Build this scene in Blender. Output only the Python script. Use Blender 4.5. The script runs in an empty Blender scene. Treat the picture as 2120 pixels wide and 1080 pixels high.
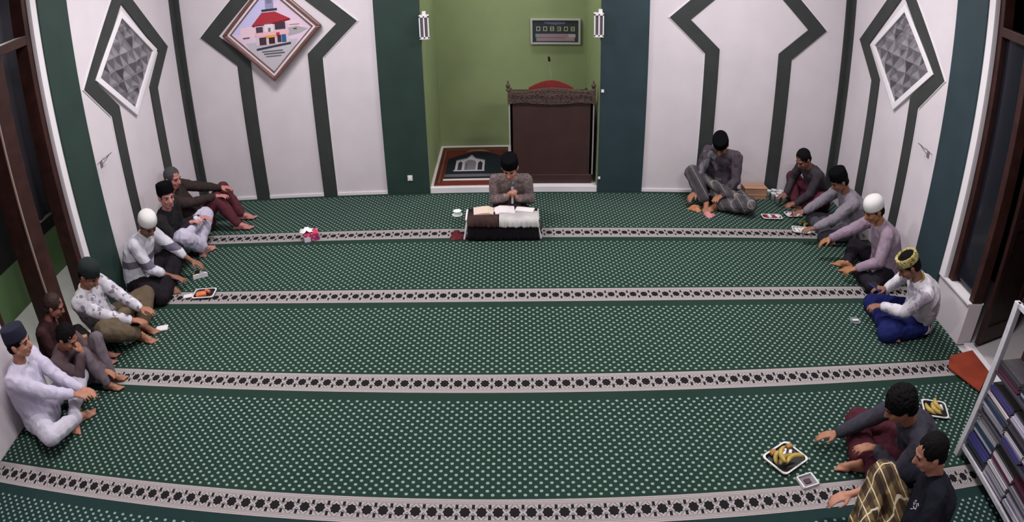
import bpy, bmesh, math, random
import numpy as np
from mathutils import Vector, Matrix, noise as mnoise
random.seed(7); np.random.seed(7)
SC = bpy.context.scene
COL = SC.collection
PI = math.pi

# ---------------------------------------------------------------- camera (wide CCTV lens: a fisheye polynomial, anamorphic sensor)
cd = bpy.data.cameras.new('camera'); cam = bpy.data.objects.new('camera', cd); COL.objects.link(cam); SC.camera = cam
cd.type = 'PANO'; cd.panorama_type = 'FISHEYE_LENS_POLYNOMIAL'
cd.fisheye_polynomial_k0 = 0.0
cd.fisheye_polynomial_k1 = -6.832416150e-02
cd.fisheye_polynomial_k2 = -1.283136920e-04
cd.fisheye_polynomial_k3 = 1.417905480e-05
cd.fisheye_polynomial_k4 = -1.590540030e-06
cd.fisheye_fov = PI
cd.sensor_fit = 'HORIZONTAL'; cd.sensor_width = 21.2; cd.sensor_height = 10.8
cd.shift_x = 0.030160955; cd.shift_y = 0.071321541
cd.clip_start = .05; cd.clip_end = 100
_yaw, _tilt, _roll = -0.0529930632, 0.5414711479, -0.0357504672
_f = Vector((math.sin(_yaw)*math.cos(_tilt), math.cos(_yaw)*math.cos(_tilt), -math.sin(_tilt)))
_r = Vector((math.cos(_yaw), -math.sin(_yaw), 0)); _u = _r.cross(_f)
_r2 = _r*math.cos(_roll) + _u*math.sin(_roll); _u2 = -_r*math.sin(_roll) + _u*math.cos(_roll)
cam.matrix_world = Matrix(((_r2.x, _u2.x, -_f.x, -0.0035937), (_r2.y, _u2.y, -_f.y, -7.356458), (_r2.z, _u2.z, -_f.z, 3.027534), (0, 0, 0, 1)))

# ---------------------------------------------------------------- world, exposure
w = bpy.data.worlds.new('night'); SC.world = w; w.use_nodes = True
w.node_tree.nodes['Background'].inputs[0].default_value = (0.02, 0.022, 0.035, 1)
w.node_tree.nodes['Background'].inputs[1].default_value = 0.35
SC.view_settings.view_transform = 'Standard'; SC.view_settings.look = 'None'
SC.view_settings.exposure = 0.0; SC.view_settings.gamma = 1.0; SC.view_settings.use_curve_mapping = False

def area(name, loc, size, power, col, rot=(0, 0, 0), parent=None):
    l = bpy.data.lights.new(name, 'AREA'); l.shape = 'RECTANGLE'; l.size, l.size_y = size; l.energy = power; l.color = col
    o = bpy.data.objects.new(name, l); o.location = loc; o.rotation_euler = rot; COL.objects.link(o)
    if parent: o.parent = parent
    return o
CEIL = 3.75
TUBES = [(-1.9, -1.75, 100), (2.0, -1.75, 98), (-1.9, -4.6, 82), (2.0, -4.6, 80)]
NICHE_TUBE = (-0.03, .7, 26)
PORCH = (-4.45, -2.6, 34)

# ---------------------------------------------------------------- materials
def lin(c):
    return tuple(((v/255)/12.92 if v/255 <= .04045 else ((v/255+.055)/1.055)**2.4) for v in c)
MATS = {}
def mat(name, rgb, rough=.7, var=.0, scale=20., metal=0., bump=0., bscale=60., emit=0., spec=.3, trans=0.):
    if name in MATS: return MATS[name]
    m = bpy.data.materials.new(name); m.use_nodes = True; nt = m.node_tree; b = nt.nodes['Principled BSDF']
    c = lin(rgb); b.inputs['Base Color'].default_value = (*c, 1); b.inputs['Roughness'].default_value = rough; b.inputs['Metallic'].default_value = metal
    b.inputs['Specular IOR Level'].default_value = spec
    if trans: b.inputs['Transmission Weight'].default_value = trans
    if emit:
        b.inputs['Emission Color'].default_value = (*c, 1); b.inputs['Emission Strength'].default_value = emit
    tc = nt.nodes.new('ShaderNodeTexCoord')
    if var:
        n = nt.nodes.new('ShaderNodeTexNoise'); n.inputs['Scale'].default_value = scale; n.inputs['Detail'].default_value = 4
        nt.links.new(tc.outputs['Object'], n.inputs['Vector'])
        r = nt.nodes.new('ShaderNodeValToRGB'); r.color_ramp.elements[0].position = .3; r.color_ramp.elements[1].position = .7
        r.color_ramp.elements[0].color = (*[max(0, x*(1-var)) for x in c], 1); r.color_ramp.elements[1].color = (*[min(1, x*(1+var)) for x in c], 1)
        nt.links.new(n.outputs['Fac'], r.inputs[0]); nt.links.new(r.outputs[0], b.inputs['Base Color'])
    if bump:
        n = nt.nodes.new('ShaderNodeTexNoise'); n.inputs['Scale'].default_value = bscale; n.inputs['Detail'].default_value = 3
        nt.links.new(tc.outputs['Object'], n.inputs['Vector'])
        bp = nt.nodes.new('ShaderNodeBump'); bp.inputs['Strength'].default_value = bump; bp.inputs['Distance'].default_value = .01
        nt.links.new(n.outputs['Fac'], bp.inputs['Height']); nt.links.new(bp.outputs[0], b.inputs['Normal'])
    MATS[name] = m
    return m

class NB:                                   # tiny node-math builder
    def __init__(s, m): s.nt = m.node_tree; s.b = s.nt.nodes['Principled BSDF']
    def put(s, sock, v):
        if isinstance(v, (int, float)): sock.default_value = v
        else: s.nt.links.new(v, sock)
    def m(s, op, a, b=0., c=0.):
        n = s.nt.nodes.new('ShaderNodeMath'); n.operation = op
        s.put(n.inputs[0], a); s.put(n.inputs[1], b); s.put(n.inputs[2], c); return n.outputs[0]
    def band(s, x, lo, hi):                 # 1 when lo<x<hi
        return s.m('MULTIPLY', s.m('GREATER_THAN', x, lo), s.m('LESS_THAN', x, hi))
    def mix(s, f, a, b):
        n = s.nt.nodes.new('ShaderNodeMix'); n.data_type = 'RGBA'; s.put(n.inputs[0], f)
        for i, v in ((6, a), (7, b)):
            if isinstance(v, tuple): n.inputs[i].default_value = (*lin(v), 1)
            else: s.nt.links.new(v, n.inputs[i])
        return n.outputs[2]
    def xyz(s, kind='Object'):
        tc = s.nt.nodes.new('ShaderNodeTexCoord'); sp = s.nt.nodes.new('ShaderNodeSeparateXYZ'); s.nt.links.new(tc.outputs[kind], sp.inputs[0])
        s.vec = tc.outputs[kind]; return sp.outputs
    def noise(s, scale, detail=3, vec=None):
        n = s.nt.nodes.new('ShaderNodeTexNoise'); n.inputs['Scale'].default_value = scale; n.inputs['Detail'].default_value = detail
        s.nt.links.new(vec or s.vec, n.inputs['Vector']); return n.outputs['Fac']
    def vor(s, scale):
        n = s.nt.nodes.new('ShaderNodeTexVoronoi'); n.inputs['Scale'].default_value = scale; s.nt.links.new(s.vec, n.inputs['Vector']); return n.outputs['Distance']
    def out(s, col): s.nt.links.new(col, s.b.inputs['Base Color'])

def carpet_mat(name, green, phase):         # object origin at the carpet's far left corner; y runs to -1.2
    m = mat(name, (40, 70, 58), .95, spec=.05); q = NB(m); X, Y, Z = q.xyz()
    # border band 1.00 .. 1.205 from the far edge, motif pitch .09444
    vw = q.m('ADD', Y, 1.0933); v = q.m('MULTIPLY', vw, .78)      # the woven motif is a little taller than wide
    u = q.m('SUBTRACT', q.m('FRACT', q.m('ADD', q.m('DIVIDE', X, .09444), phase)), .5)
    um = q.m('MULTIPLY', u, .09444)
    au = q.m('ABSOLUTE', um); av = q.m('ABSOLUTE', v)
    # flower: eight-lobed disc
    r = q.m('SQRT', q.m('ADD', q.m('MULTIPLY', um, um), q.m('MULTIPLY', v, v)))
    ang = q.m('ARCTAN2', v, um)
    rr = q.m('ADD', .0300, q.m('MULTIPLY', q.m('COSINE', q.m('MULTIPLY', ang, 8.)), .0028))
    flower = q.m('LESS_THAN', r, rr)
    sq = q.m('MULTIPLY', q.m('GREATER_THAN', au, .0385), q.band(av, .018, .046))
    gap = q.m('MULTIPLY', q.band(q.m('ADD', au, av), .0515, .0575), q.m('LESS_THAN', av, .046))
    lines = q.m('ADD', q.band(av, .0485, .0515), q.m('ADD', q.band(av, .0575, .0600), q.band(av, .069, .0710)))
    brk = q.m('GREATER_THAN', au, .012)
    dark = q.m('MINIMUM', 1., q.m('ADD', q.m('ADD', flower, sq), q.m('ADD', q.m('MULTIPLY', gap, .75), q.m('MULTIPLY', lines, .6))))
    inband = q.m('LESS_THAN', av, .0803)
    # dots, staggered lattice .059 x .066
    def lat(ox, oy):
        a = q.m('MULTIPLY', q.m('SUBTRACT', q.m('FRACT', q.m('ADD', q.m('DIVIDE', X, .0633), ox)), .5), .0633)
        b = q.m('MULTIPLY', q.m('SUBTRACT', q.m('FRACT', q.m('ADD', q.m('DIVIDE', Y, .066), oy)), .5), .066)
        return q.m('LESS_THAN', q.m('ADD', q.m('MULTIPLY', q.m('MULTIPLY', a, a), 1.), q.m('MULTIPLY', b, b)), .0106**2)
    dots = q.m('MAXIMUM', lat(.0, .0), lat(.5, .5))
    infield = q.m('GREATER_THAN', Y, -.975)
    dots = q.m('MULTIPLY', dots, q.m('MULTIPLY', infield, q.m('LESS_THAN', Y, -.085)))
    n1 = q.noise(1.3, 3); n2 = q.noise(90, 2)
    g = q.mix(n1, green, tuple(int(c*1.22) for c in green))
    g = q.mix(q.m('MULTIPLY', n2, .3), g, (18, 34, 30))
    dc = q.mix(n2, (112, 134, 124), (138, 156, 146))
    base = q.mix(dots, g, dc)
    light = q.mix(n2, (138, 131, 131), (168, 160, 161))
    bd = q.mix(dark, light, (30, 29, 32))
    q.out(q.mix(inband, base, bd))
    return m

# ---------------------------------------------------------------- mesh helpers
class MB:                                   # collects shapes; build() links them as ONE mesh object
    def __init__(s): s.v = []; s.f = []; s.mi = []; s.ms = []; s.cur = 0; s.o = 0
    def use(s, m):
        if m not in s.ms: s.ms.append(m)
        s.cur = s.ms.index(m); return s
    def add(s, v, f):
        v = np.asarray(v, float).reshape(-1, 3); s.v.append(v)
        for a in f: s.f.append([i+s.o for i in a]); s.mi.append(s.cur)
        s.o += len(v); return s
    def box(s, x0, x1, y0, y1, z0, z1, M=None):
        v = [(x, y, z) for z in (z0, z1) for y in (y0, y1) for x in (x0, x1)]
        if M is not None: v = [tuple(M @ Vector(p)) for p in v]
        f = [(0, 2, 3, 1), (4, 5, 7, 6), (0, 1, 5, 4), (2, 6, 7, 3), (0, 4, 6, 2), (1, 3, 7, 5)]
        return s.add(v, f)
    def prism(s, pts, a, b):                # pts: closed polygon in 3D ; extruded by vector b-a given as offset
        n = len(pts); v = [Vector(p)+Vector(a) for p in pts] + [Vector(p)+Vector(b) for p in pts]
        f = [list(range(n))[::-1], list(range(n, 2*n))] + [(i, (i+1) % n, n+(i+1) % n, n+i) for i in range(n)]
        return s.add([tuple(q) for q in v], f)
    def strip(s, outer, inner, off):        # band between two open polylines (same length), extruded by off
        n = len(outer); O = [Vector(p) for p in outer]; I = [Vector(p) for p in inner]; D = Vector(off)
        for i in range(n-1):
            s.prism([O[i], O[i+1], I[i+1], I[i]], (0, 0, 0), D)
        return s
    def tube(s, pts, r, n=8, caps=True):
        P = [np.array(p, float) for p in pts]; R = r if hasattr(r, '__len__') else [r]*len(P); vs = []; fs = []
        up = np.array([0, 0, 1.])
        for i, p in enumerate(P):
            t = (P[min(i+1, len(P)-1)]-P[max(i-1, 0)]); t = t/(np.linalg.norm(t)+1e-9)
            a = np.cross(t, up if abs(t[2]) < .95 else np.array([1., 0, 0])); a /= np.linalg.norm(a); b = np.cross(t, a)
            for k in range(n): th = 2*PI*k/n; vs.append(p+R[i]*(math.cos(th)*a+math.sin(th)*b))
        for i in range(len(P)-1):
            for k in range(n): fs.append((i*n+k, i*n+(k+1) % n, (i+1)*n+(k+1) % n, (i+1)*n+k))
        if caps: fs += [list(range(n)), list(range((len(P)-1)*n, len(P)*n))[::-1]]
        return s.add(vs, fs)
    def lathe(s, prof, c=(0, 0, 0), n=20, sx=1., sy=1., M=None):
        vs = []; fs = []
        for r, z in prof:
            for k in range(n):
                th = 2*PI*k/n; p = (c[0]+r*math.cos(th)*sx, c[1]+r*math.sin(th)*sy, c[2]+z)
                if M is not None: p = tuple(M @ Vector((r*math.cos(th)*sx, r*math.sin(th)*sy, z)))
                vs.append(p)
        for i in range(len(prof)-1):
            for k in range(n): fs.append((i*n+k, i*n+(k+1) % n, (i+1)*n+(k+1) % n, (i+1)*n+k))
        if prof[0][0] > 1e-4: fs.append(list(range(n))[::-1])
        if prof[-1][0] > 1e-4: fs.append(list(range((len(prof)-1)*n, len(prof)*n)))
        return s.add(vs, fs)
    def ell(s, c, r, A=None, nu=14, nv=10):
        vs = []; fs = []; A = np.eye(3) if A is None else A; c = np.array(c, float)
        vs.append(c + A @ np.array([0, 0, r[2]]))
        for j in range(1, nv):
            ph = PI*j/nv
            for k in range(nu):
                th = 2*PI*k/nu; vs.append(c + A @ np.array([r[0]*math.sin(ph)*math.cos(th), r[1]*math.sin(ph)*math.sin(th), r[2]*math.cos(ph)]))
        vs.append(c + A @ np.array([0, 0, -r[2]]))
        for k in range(nu): fs.append((0, 1+k, 1+(k+1) % nu))
        for j in range(nv-2):
            for k in range(nu): a = 1+j*nu; fs.append((a+k, a+nu+k, a+nu+(k+1) % nu, a+(k+1) % nu))
        e = len(vs)-1; a = 1+(nv-2)*nu
        for k in range(nu): fs.append((e, a+(k+1) % nu, a+k))
        return s.add(vs, fs)
    def cap(s, p0, p1, r0, r1, n=12):       # tapered capsule
        p0 = np.array(p0, float); p1 = np.array(p1, float); d = p1-p0; L = np.linalg.norm(d)
        if L < 1e-5: return s.ell(p0, (r0,)*3)
        t = d/L; a = np.cross(t, [0, 0, 1.] if abs(t[2]) < .9 else [1., 0, 0]); a /= np.linalg.norm(a); b = np.cross(t, a)
        rings = []
        for ph in (85, 60, 30, 0): rings.append((p0 - t*r0*math.sin(math.radians(ph)), r0*math.cos(math.radians(ph))))
        for ph in (0, 30, 60, 85): rings.append((p1 + t*r1*math.sin(math.radians(ph)), r1*math.cos(math.radians(ph))))
        vs = []; fs = []
        for c, r in rings:
            for k in range(n): th = 2*PI*k/n; vs.append(c+r*(math.cos(th)*a+math.sin(th)*b))
        for i in range(len(rings)-1):
            for k in range(n): fs.append((i*n+k, i*n+(k+1) % n, (i+1)*n+(k+1) % n, (i+1)*n+k))
        fs += [list(range(n))[::-1], list(range((len(rings)-1)*n, len(rings)*n))]
        return s.add(vs, fs)
    def chain(s, pts, rs):
        for i in range(len(pts)-1): s.cap(pts[i], pts[i+1], rs[i], rs[i+1])
        return s
    def loft(s, secs, n=20):                # secs: (centre, side vector*width, front vector*depth)
        vs = []; fs = []
        for c, a, b in secs:
            for k in range(n): th = 2*PI*k/n; vs.append(np.array(c)+math.cos(th)*np.array(a)+math.sin(th)*np.array(b))
        for i in range(len(secs)-1):
            for k in range(n): fs.append((i*n+k, i*n+(k+1) % n, (i+1)*n+(k+1) % n, (i+1)*n+k))
        fs += [list(range(n))[::-1], list(range((len(secs)-1)*n, len(secs)*n))]
        return s.add(vs, fs)
    def mesh(s, name):
        me = bpy.data.meshes.new(name); V = np.concatenate(s.v) if s.v else np.zeros((0, 3))
        me.from_pydata([tuple(p) for p in V], [], s.f)
        for m in s.ms: me.materials.append(m)
        if len(s.ms) > 1: me.polygons.foreach_set('material_index', s.mi)
        bm = bmesh.new(); bm.from_mesh(me)
        if len(s.ms) <= 1: bmesh.ops.recalc_face_normals(bm, faces=bm.faces)
        bm.to_mesh(me); bm.free(); me.update(); return me
    def build(s, name, m=None, parent=None, loc=(0, 0, 0), rot=(0, 0, 0), smooth=False, bevel=0.):
        if m is not None and not s.ms: s.ms = [m]
        me = s.mesh(name); o = bpy.data.objects.new(name, me); COL.objects.link(o); o.location = loc; o.rotation_euler = rot
        if parent is not None: o.parent = parent
        if smooth: me.polygons.foreach_set('use_smooth', [True]*len(me.polygons))
        if bevel:
            b = o.modifiers.new('bevel', 'BEVEL'); b.width = bevel; b.segments = 2; b.limit_method = 'ANGLE'
        return o
def tag(o, label=None, cat=None, group=None, kind=None):
    if label: o['label'] = label
    if cat: o['category'] = cat
    if group: o['group'] = group
    if kind: o['kind'] = kind
    return o
def empty(name, loc=(0, 0, 0), rz=0, label=None, cat=None, group=None):
    o = bpy.data.objects.new(name, None); o.empty_display_size = .1; COL.objects.link(o); o.location = loc; o.rotation_euler = (0, 0, rz)
    return tag(o, label, cat, group)
def struct(o): o['kind'] = 'structure'; return o
def copy_tree(o, parent=None):
    c = o.copy(); COL.objects.link(c); c.parent = parent
    for ch in [x for x in COL.objects if x.parent == o]: copy_tree(ch, c)
    return c

# ================================================================ THE ROOM
WL, WR = -3.708, 3.844
YB = -7.9
M_wall = mat('white wall paint', (200, 193, 198), .75, var=.04, scale=3, bump=.08, bscale=25)
M_band = mat('dark green band paint', (50, 54, 52), .55, var=.12, scale=6)
M_pil = mat('dark green pilaster paint', (38, 56, 51), .5, var=.1, scale=4)
M_pilr = mat('blue green pilaster tone', (40, 56, 62), .5, var=.1, scale=4)  # right-hand pilasters, tinted bluer than the left ones
M_white = mat('white gloss paint', (216, 212, 216), .45)
M_green = mat('leaf green wall paint', (136, 150, 108), .7, var=.05, scale=3)
M_tile = mat('white floor tile', (190, 184, 186), .3, var=.05, scale=5)
M_ceil = mat('white ceiling', (205, 203, 205), .8)
M_wood = mat('dark red brown wood', (50, 28, 25), .45, var=.3, scale=9)
M_black = mat('black plastic', (22, 22, 24), .4)

def wall_poly(name, parts, m):
    b = MB()
    for p in parts: b.box(*p)
    return struct(b.build(name, m))
T = .16
NX0, NX1, ND, NZ = -.925, .957, 1.46, .062      # the niche
wall_poly('wall_back', [(WL-T, NX0, 0, T, 0, CEIL), (NX1, WR+T, 0, T, 0, CEIL)], M_wall)
wall_poly('wall_niche', [(NX0-T, NX0, T, ND+T, -.1, CEIL), (NX1, NX1+T, T, ND+T, -.1, CEIL), (NX0, NX1, ND, ND+T, -.1, CEIL)], M_green)
struct(MB().box(NX0, NX1, -.012, ND, -.08, NZ).build('trim_1', M_white, bevel=.006))          # tiled step and floor of the niche
# inner faces of the back wall's opening are painted green too
for k, (x0, x1) in enumerate(((NX0, NX0+.006), (NX1-.006, NX1))):
    struct(MB().box(x0, x1, .004, T, NZ, CEIL).build('trim_%d' % (2+k), M_green))
# side walls with their openings towards the porches
OL0, OL1, OR0, ORS, OR1 = -2.683, -3.97, -2.71, -3.165, -4.05
wall_poly('wall_left', [(WL-T, WL, OL0, T, 0, CEIL), (WL-T, WL, YB, OL1, 0, CEIL), (WL-T, WL, OL1, OL0, 3.1, CEIL)], M_wall)
wall_poly('wall_right', [(WR, WR+T, OR0, T, 0, CEIL), (WR, WR+T, ORS, OR0, 0, .39), (WR, WR+T, YB, OR1, 0, CEIL), (WR, WR+T, OR1, OR0, 3.1, CEIL)], M_wall)
wall_poly('wall_front', [(WL-T, WR+T, YB-T, YB, 0, CEIL)], M_wall)
struct(MB().box(WL-3., WR+3., YB-.6, 2., -.2, -.014).build('floor', M_tile))
struct(MB().box(WL-T, WR+T, YB-T, ND+T, CEIL, CEIL+.1).build('ceiling', M_ceil))
# central pilasters
def frame_slab(name, x0, x1, m): return struct(MB().box(x0, x1, -.03, 0, 0, CEIL).build(name, m, bevel=.004))
frame_slab('trim_4', -1.409, NX0, M_pil); frame_slab('trim_5', NX1, 1.467, M_pilr)
# side pilasters and the white return beyond them
struct(MB().box(WL, WL+.035, -2.60, -2.165, 0, CEIL).build('trim_6', M_pil, bevel=.004))
struct(MB().box(WR-.035, WR, -2.62, -2.16, 0, CEIL).build('trim_7', M_pilr, bevel=.004))
struct(MB().box(WL, WL+.02, -2.683, -2.60, 0, CEIL).build('trim_8', M_white)); struct(MB().box(WR-.02, WR, -2.71, -2.62, .39, CEIL).build('trim_9', M_white))
# skirting
struct(MB().box(WL, -1.409, -.015, 0, 0, .035).build('baseboard_left_of_niche', M_white)); struct(MB().box(1.467, WR, -.015, 0, 0, .035).build('baseboard_right_of_niche', M_white))

# keyhole-shaped bands: two uprights that flare to a diamond
def key_band(name, centre, axis, base, off, hw, hs, tip, m, grow=0.):
    # hs outer half width of the uprights, hw half width at the tips, tip inner half width
    k = .377/(hw-hs); si = hs-.163; zt = 2.012; z0 = 1.635
    O = [(-hs, 0), (-hs, z0), (-hw, zt), (0, zt+hw*k), (hw, zt), (hs, z0), (hs, 0)]
    I = [(-si, 0), (-si, z0+.055), (-tip, zt-.012), (0, zt+tip*k-.012), (tip, zt-.012), (si, z0+.055), (si, 0)]
    if grow: I = O; O = [(-hs-.012, 0), (-hs-.012, z0-.005), (-hw-.018, zt), (0, zt+hw*k+.017), (hw+.018, zt), (hs+.012, z0-.005), (hs+.012, 0)]
    P = (lambda u, z: (centre+u, base, z)) if axis == 'x' else (lambda u, z: (base, centre+u, z))
    return struct(MB().strip([P(*p) for p in O], [P(*p) for p in I], off).build(name, m))
BANDS = [(-2.503, 'x', 0, 0, .910, .500, .685), (2.611, 'x', 0, 0, .925, .515, .695), (-1.190, 'y', WL, 1, .883, .504, .66), (-1.178, 'y', WR, -1, .880, .500, .66)]
for i, (c_, ax, bs, s_, hw, hs, tp) in enumerate(BANDS):
    D = (lambda d: (0, -d, 0)) if ax == 'x' else (lambda d, s_=s_: (s_*d, 0, 0))
    key_band('trim_%d' % (10+i), c_, ax, bs, D(.018), hw, hs, tp, M_band)
    key_band('trim_%d' % (14+i), c_, ax, bs, D(.009), hw, hs, tp, M_white, grow=1)      # slim white bead along the band
# corner strips
struct(MB().box(WL, WL+.075, -.02, 0, 0, CEIL).box(WL, WL+.02, -.12, -.02, 0, CEIL).build('trim_18', M_band))
struct(MB().box(WR-.075, WR, -.02, 0, 0, CEIL).box(WR-.02, WR, -.12, -.02, 0, CEIL).build('trim_19', M_band))

# diamond windows of glass block in the side walls
M_glass = mat('patterned window glass', (96, 94, 100), .2, spec=.6)
q = NB(M_glass); X, Y, Z = q.xyz()
a = q.m('ADD', Y, Z); b_ = q.m('SUBTRACT', Z, Y)
fa = q.m('FRACT', q.m('DIVIDE', Y, .135)); fz = q.m('FRACT', q.m('DIVIDE', Z, .135))
tri = q.m('LESS_THAN', q.m('ADD', fa, fz), 1.)
cell = q.m('FRACT', q.m('MULTIPLY', q.m('SINE', q.m('ADD', q.m('MULTIPLY', q.m('FLOOR', q.m('DIVIDE', Y, .135)), 12.9898), q.m('MULTIPLY', q.m('FLOOR', q.m('DIVIDE', Z, .135)), 78.233))), 43758.5453))
q.out(q.mix(q.m('MULTIPLY', q.m('ADD', q.m('MULTIPLY', tri, .55), q.m('MULTIPLY', cell, .6)), .9), (58, 56, 62), (132, 128, 134)))
def diamond_window(n, base, s, cy, cz):
    hy, hz = .555, .468
    D = ((-1, 0), (0, 1), (1, 0), (0, -1), (-1, 0))
    fr = struct(MB().strip([(base, cy+u*(hy+.092), cz+v*(hz+.080)) for u, v in D], [(base, cy+u*hy, cz+v*hz) for u, v in D], (s*.03, 0, 0)).build('window_%d' % n, M_white, bevel=.004))
    g = MB().prism([(base, cy+u*hy, cz+v*hz) for u, v in D[:4]], (s*.001, 0, 0), (s*.010, 0, 0))
    rnd = random.Random(n); k = 4                                 # pyramid-faced blocks in a square grid set on its point
    P = lambda a, b: ((a-b)*hy/k, (a+b-k)*hz/k)
    for i in range(k):
        for j in range(k):
            pc = [P(i+di, j+dj) for di, dj in ((.06, .06), (.94, .06), (.94, .94), (.06, .94))]
            ap = (sum(p[0] for p in pc)/4+rnd.uniform(-.03, .03), sum(p[1] for p in pc)/4+rnd.uniform(-.03, .03))
            v = [(base+s*.010, cy+p[0], cz+p[1]) for p in pc]+[(base+s*.034, cy+ap[0], cz+ap[1])]
            g.add(v, [(0, 1, 4), (1, 2, 4), (2, 3, 4), (3, 0, 4)])
    g.build('glass_blocks', M_glass, parent=fr)
diamond_window(1, WL, 1, -1.232, 2.04); diamond_window(2, WR, -1, -1.232, 2.02)

# ---------------------------------------------------------------- ceiling lamps (their own light)
M_tube = mat('lit tube', (255, 250, 246), .5, emit=2.2)
def tube_lamp(x, y, p, label, z=CEIL, L=1.2):
    t = empty('ceiling_lamp', (x, y, z), 0, label, 'lamp', 'fluorescent battens on the ceiling')
    MB().box(-L/2, L/2, -.05, .05, -.06, 0).build('housing', M_white, t)
    MB().tube([(-L/2+.03, 0, -.075), (L/2-.03, 0, -.075)], .014).build('tube', M_tube, t)
    area('lamp_light', (0, 0, -.1), (L, .25), p, (1, .955, .96), parent=t)
TL = ['fluorescent batten on the ceiling before the left wall panel', 'fluorescent batten on the ceiling before the right wall panel',
      'fluorescent batten on the ceiling above the left doorway', 'fluorescent batten on the ceiling above the right doorway']
for (x, y, p), lb in zip(TUBES, TL): tube_lamp(x, y, p, lb)
tube_lamp(*NICHE_TUBE, 'short batten lamp on the ceiling of the green niche', L=.9)

# ---------------------------------------------------------------- porches and doors beyond the side openings
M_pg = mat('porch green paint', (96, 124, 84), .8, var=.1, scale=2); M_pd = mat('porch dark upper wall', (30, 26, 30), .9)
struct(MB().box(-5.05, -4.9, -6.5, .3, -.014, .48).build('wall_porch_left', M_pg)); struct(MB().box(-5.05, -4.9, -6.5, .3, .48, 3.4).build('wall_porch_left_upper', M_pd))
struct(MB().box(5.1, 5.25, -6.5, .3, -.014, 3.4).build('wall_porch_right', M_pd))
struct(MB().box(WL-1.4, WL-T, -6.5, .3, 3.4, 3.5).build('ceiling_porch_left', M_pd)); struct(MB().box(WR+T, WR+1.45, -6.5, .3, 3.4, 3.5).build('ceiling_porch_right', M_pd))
pl = empty('porch_lamp', (PORCH[0], PORCH[1], 3.4), 0, 'small lamp above the left porch outside the doorway', 'lamp')
MB().lathe([(.02, 0), (.09, -.01), (.09, -.05), (.02, -.09)]).build('shade', M_white, pl)
area('lamp_light', (0, 0, -.12), (.3, .3), PORCH[2], (.95, 1, .9), parent=pl)

def leaf(name, hinge, end, z0, z1, label, pane=True):
    h = Vector((*hinge, 0)); e = Vector((*end, 0)); d = (e-h); L = d.length; ang = math.atan2(d.y, d.x)
    t = empty(name, (hinge[0], hinge[1], z0), ang, label, 'door'); H = z1-z0
    fr = MB(); s = .09
    fr.box(0, s, -.02, .02, 0, H).box(L-s, L, -.02, .02, 0, H).box(s, L-s, -.02, .02, 0, .16).box(s, L-s, -.02, .02, H-s, H).box(s, L-s, -.02, .02, H*.42, H*.42+s)
    fr.build('frame', M_wood, t, bevel=.004)
    MB().box(s, L-s, -.008, .008, .16, H*.42).build('panel', M_wood2, t)
    MB().box(s, L-s, -.004, .004, H*.42+s, H-s).build('pane', M_pane, t)
    MB().box(L-.006, L+.004, -.024, .024, 0, H).build('edge_strip', M_edge, t)  # pale strip standing in for a highlight along the leaf edge
    MB().tube([(L-.05, -.02, H*.45), (L-.05, -.06, H*.45), (L-.14, -.06, H*.45)], .008).build('handle', M_edge, t)
    return t
M_wood2 = mat('door panel wood', (40, 22, 20), .5, var=.3, scale=8); M_pane = mat('dark door glass', (26, 26, 34), .12, spec=.6); M_edge = mat('pale edge highlight and handle', (130, 112, 104), .6)  # the pale tone is an edge highlight put into colour; handles share it
leaf('door_leaf', (4.05, -4.0), (4.65, -3.80), 0.0, 2.6, 'dark door leaf swung out behind the white bookshelf')
leaf('door_leaf', (4.05, -3.20), (4.65, -3.02), 0.02, 2.6, 'dark door leaf swung out beyond the orange mat')
struct(MB().box(WL-.012, WL+.002, -3.322, -3.308, 0, 2.7).build('trim_22', M_edge))  # highlight on the post's corner, modelled as a thin pale line
def jamb(name, boxes):
    b = MB()
    for x in boxes: b.box(*x)
    return struct(b.build(name, M_wood, bevel=.005))
jamb('door_1', [(WL-.16, WL-.02, OL0-.07, OL0, 0, 3.1), (WL-.22, WL-.004, -3.31, -3.12, 0, 3.1), (WL-.15, WL-.02, OL1, OL1+.07, 0, 3.1), (WL-.15, WL-.02, OL1+.07, OL0-.07, 2.6, 2.68)])
jamb('door_2', [(WR+.03, WR+.15, ORS, ORS+.07, .4, 3.1), (WR+.02, WR+.15, OR1, OR1+.07, 0, 3.1), (WR+.02, WR+.15, OR1+.07, OR0-.07, 2.6, 2.68), (WR+.03, WR+.15, OR0-.07, OR0, .4, 3.1)])
struct(MB().box(WR-.02, WR+T+.01, ORS, OR0, .39, .405).build('trim_20', M_white)); struct(MB().box(WR+.08, WR+T+.02, OR1, ORS-.01, -.014, .02).build('trim_21', M_white, bevel=.004))
struct(MB().box(WR+.08, WR+.09, ORS+.07, OR0-.07, .45, 2.6).build('window_3', M_pane))

# ================================================================ CARPETS
CW = [('prayer carpet strip along the back wall, its border under the low table', (38, 54, 49)),
      ('second prayer carpet strip from the back wall, its border ending at the blue sarong man', (34, 52, 45)),
      ('third prayer carpet strip from the back wall, its border ending at the orange mat', (34, 51, 45)),
      ('fourth prayer carpet strip from the back wall, border along the bottom', (32, 49, 44)),
      ('nearest prayer carpet strip, only a sliver seen at the bottom left', (30, 46, 46))]
PH = [(.5, 0), (.55, 0), (.44, 0), (.27, 0), (.3, 0)]
for i, (lb, g) in enumerate(CW):
    o = MB().box(0, WR-WL-.01, -1.196, -.04 if i == 0 else 0, -.012, 0).build('prayer_carpet', carpet_mat('carpet weave %d' % i, g, PH[i][0]), loc=(WL+.005, .012-1.2*i, 0))
    tag(o, lb, 'carpet', 'green dotted prayer carpets')

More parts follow.
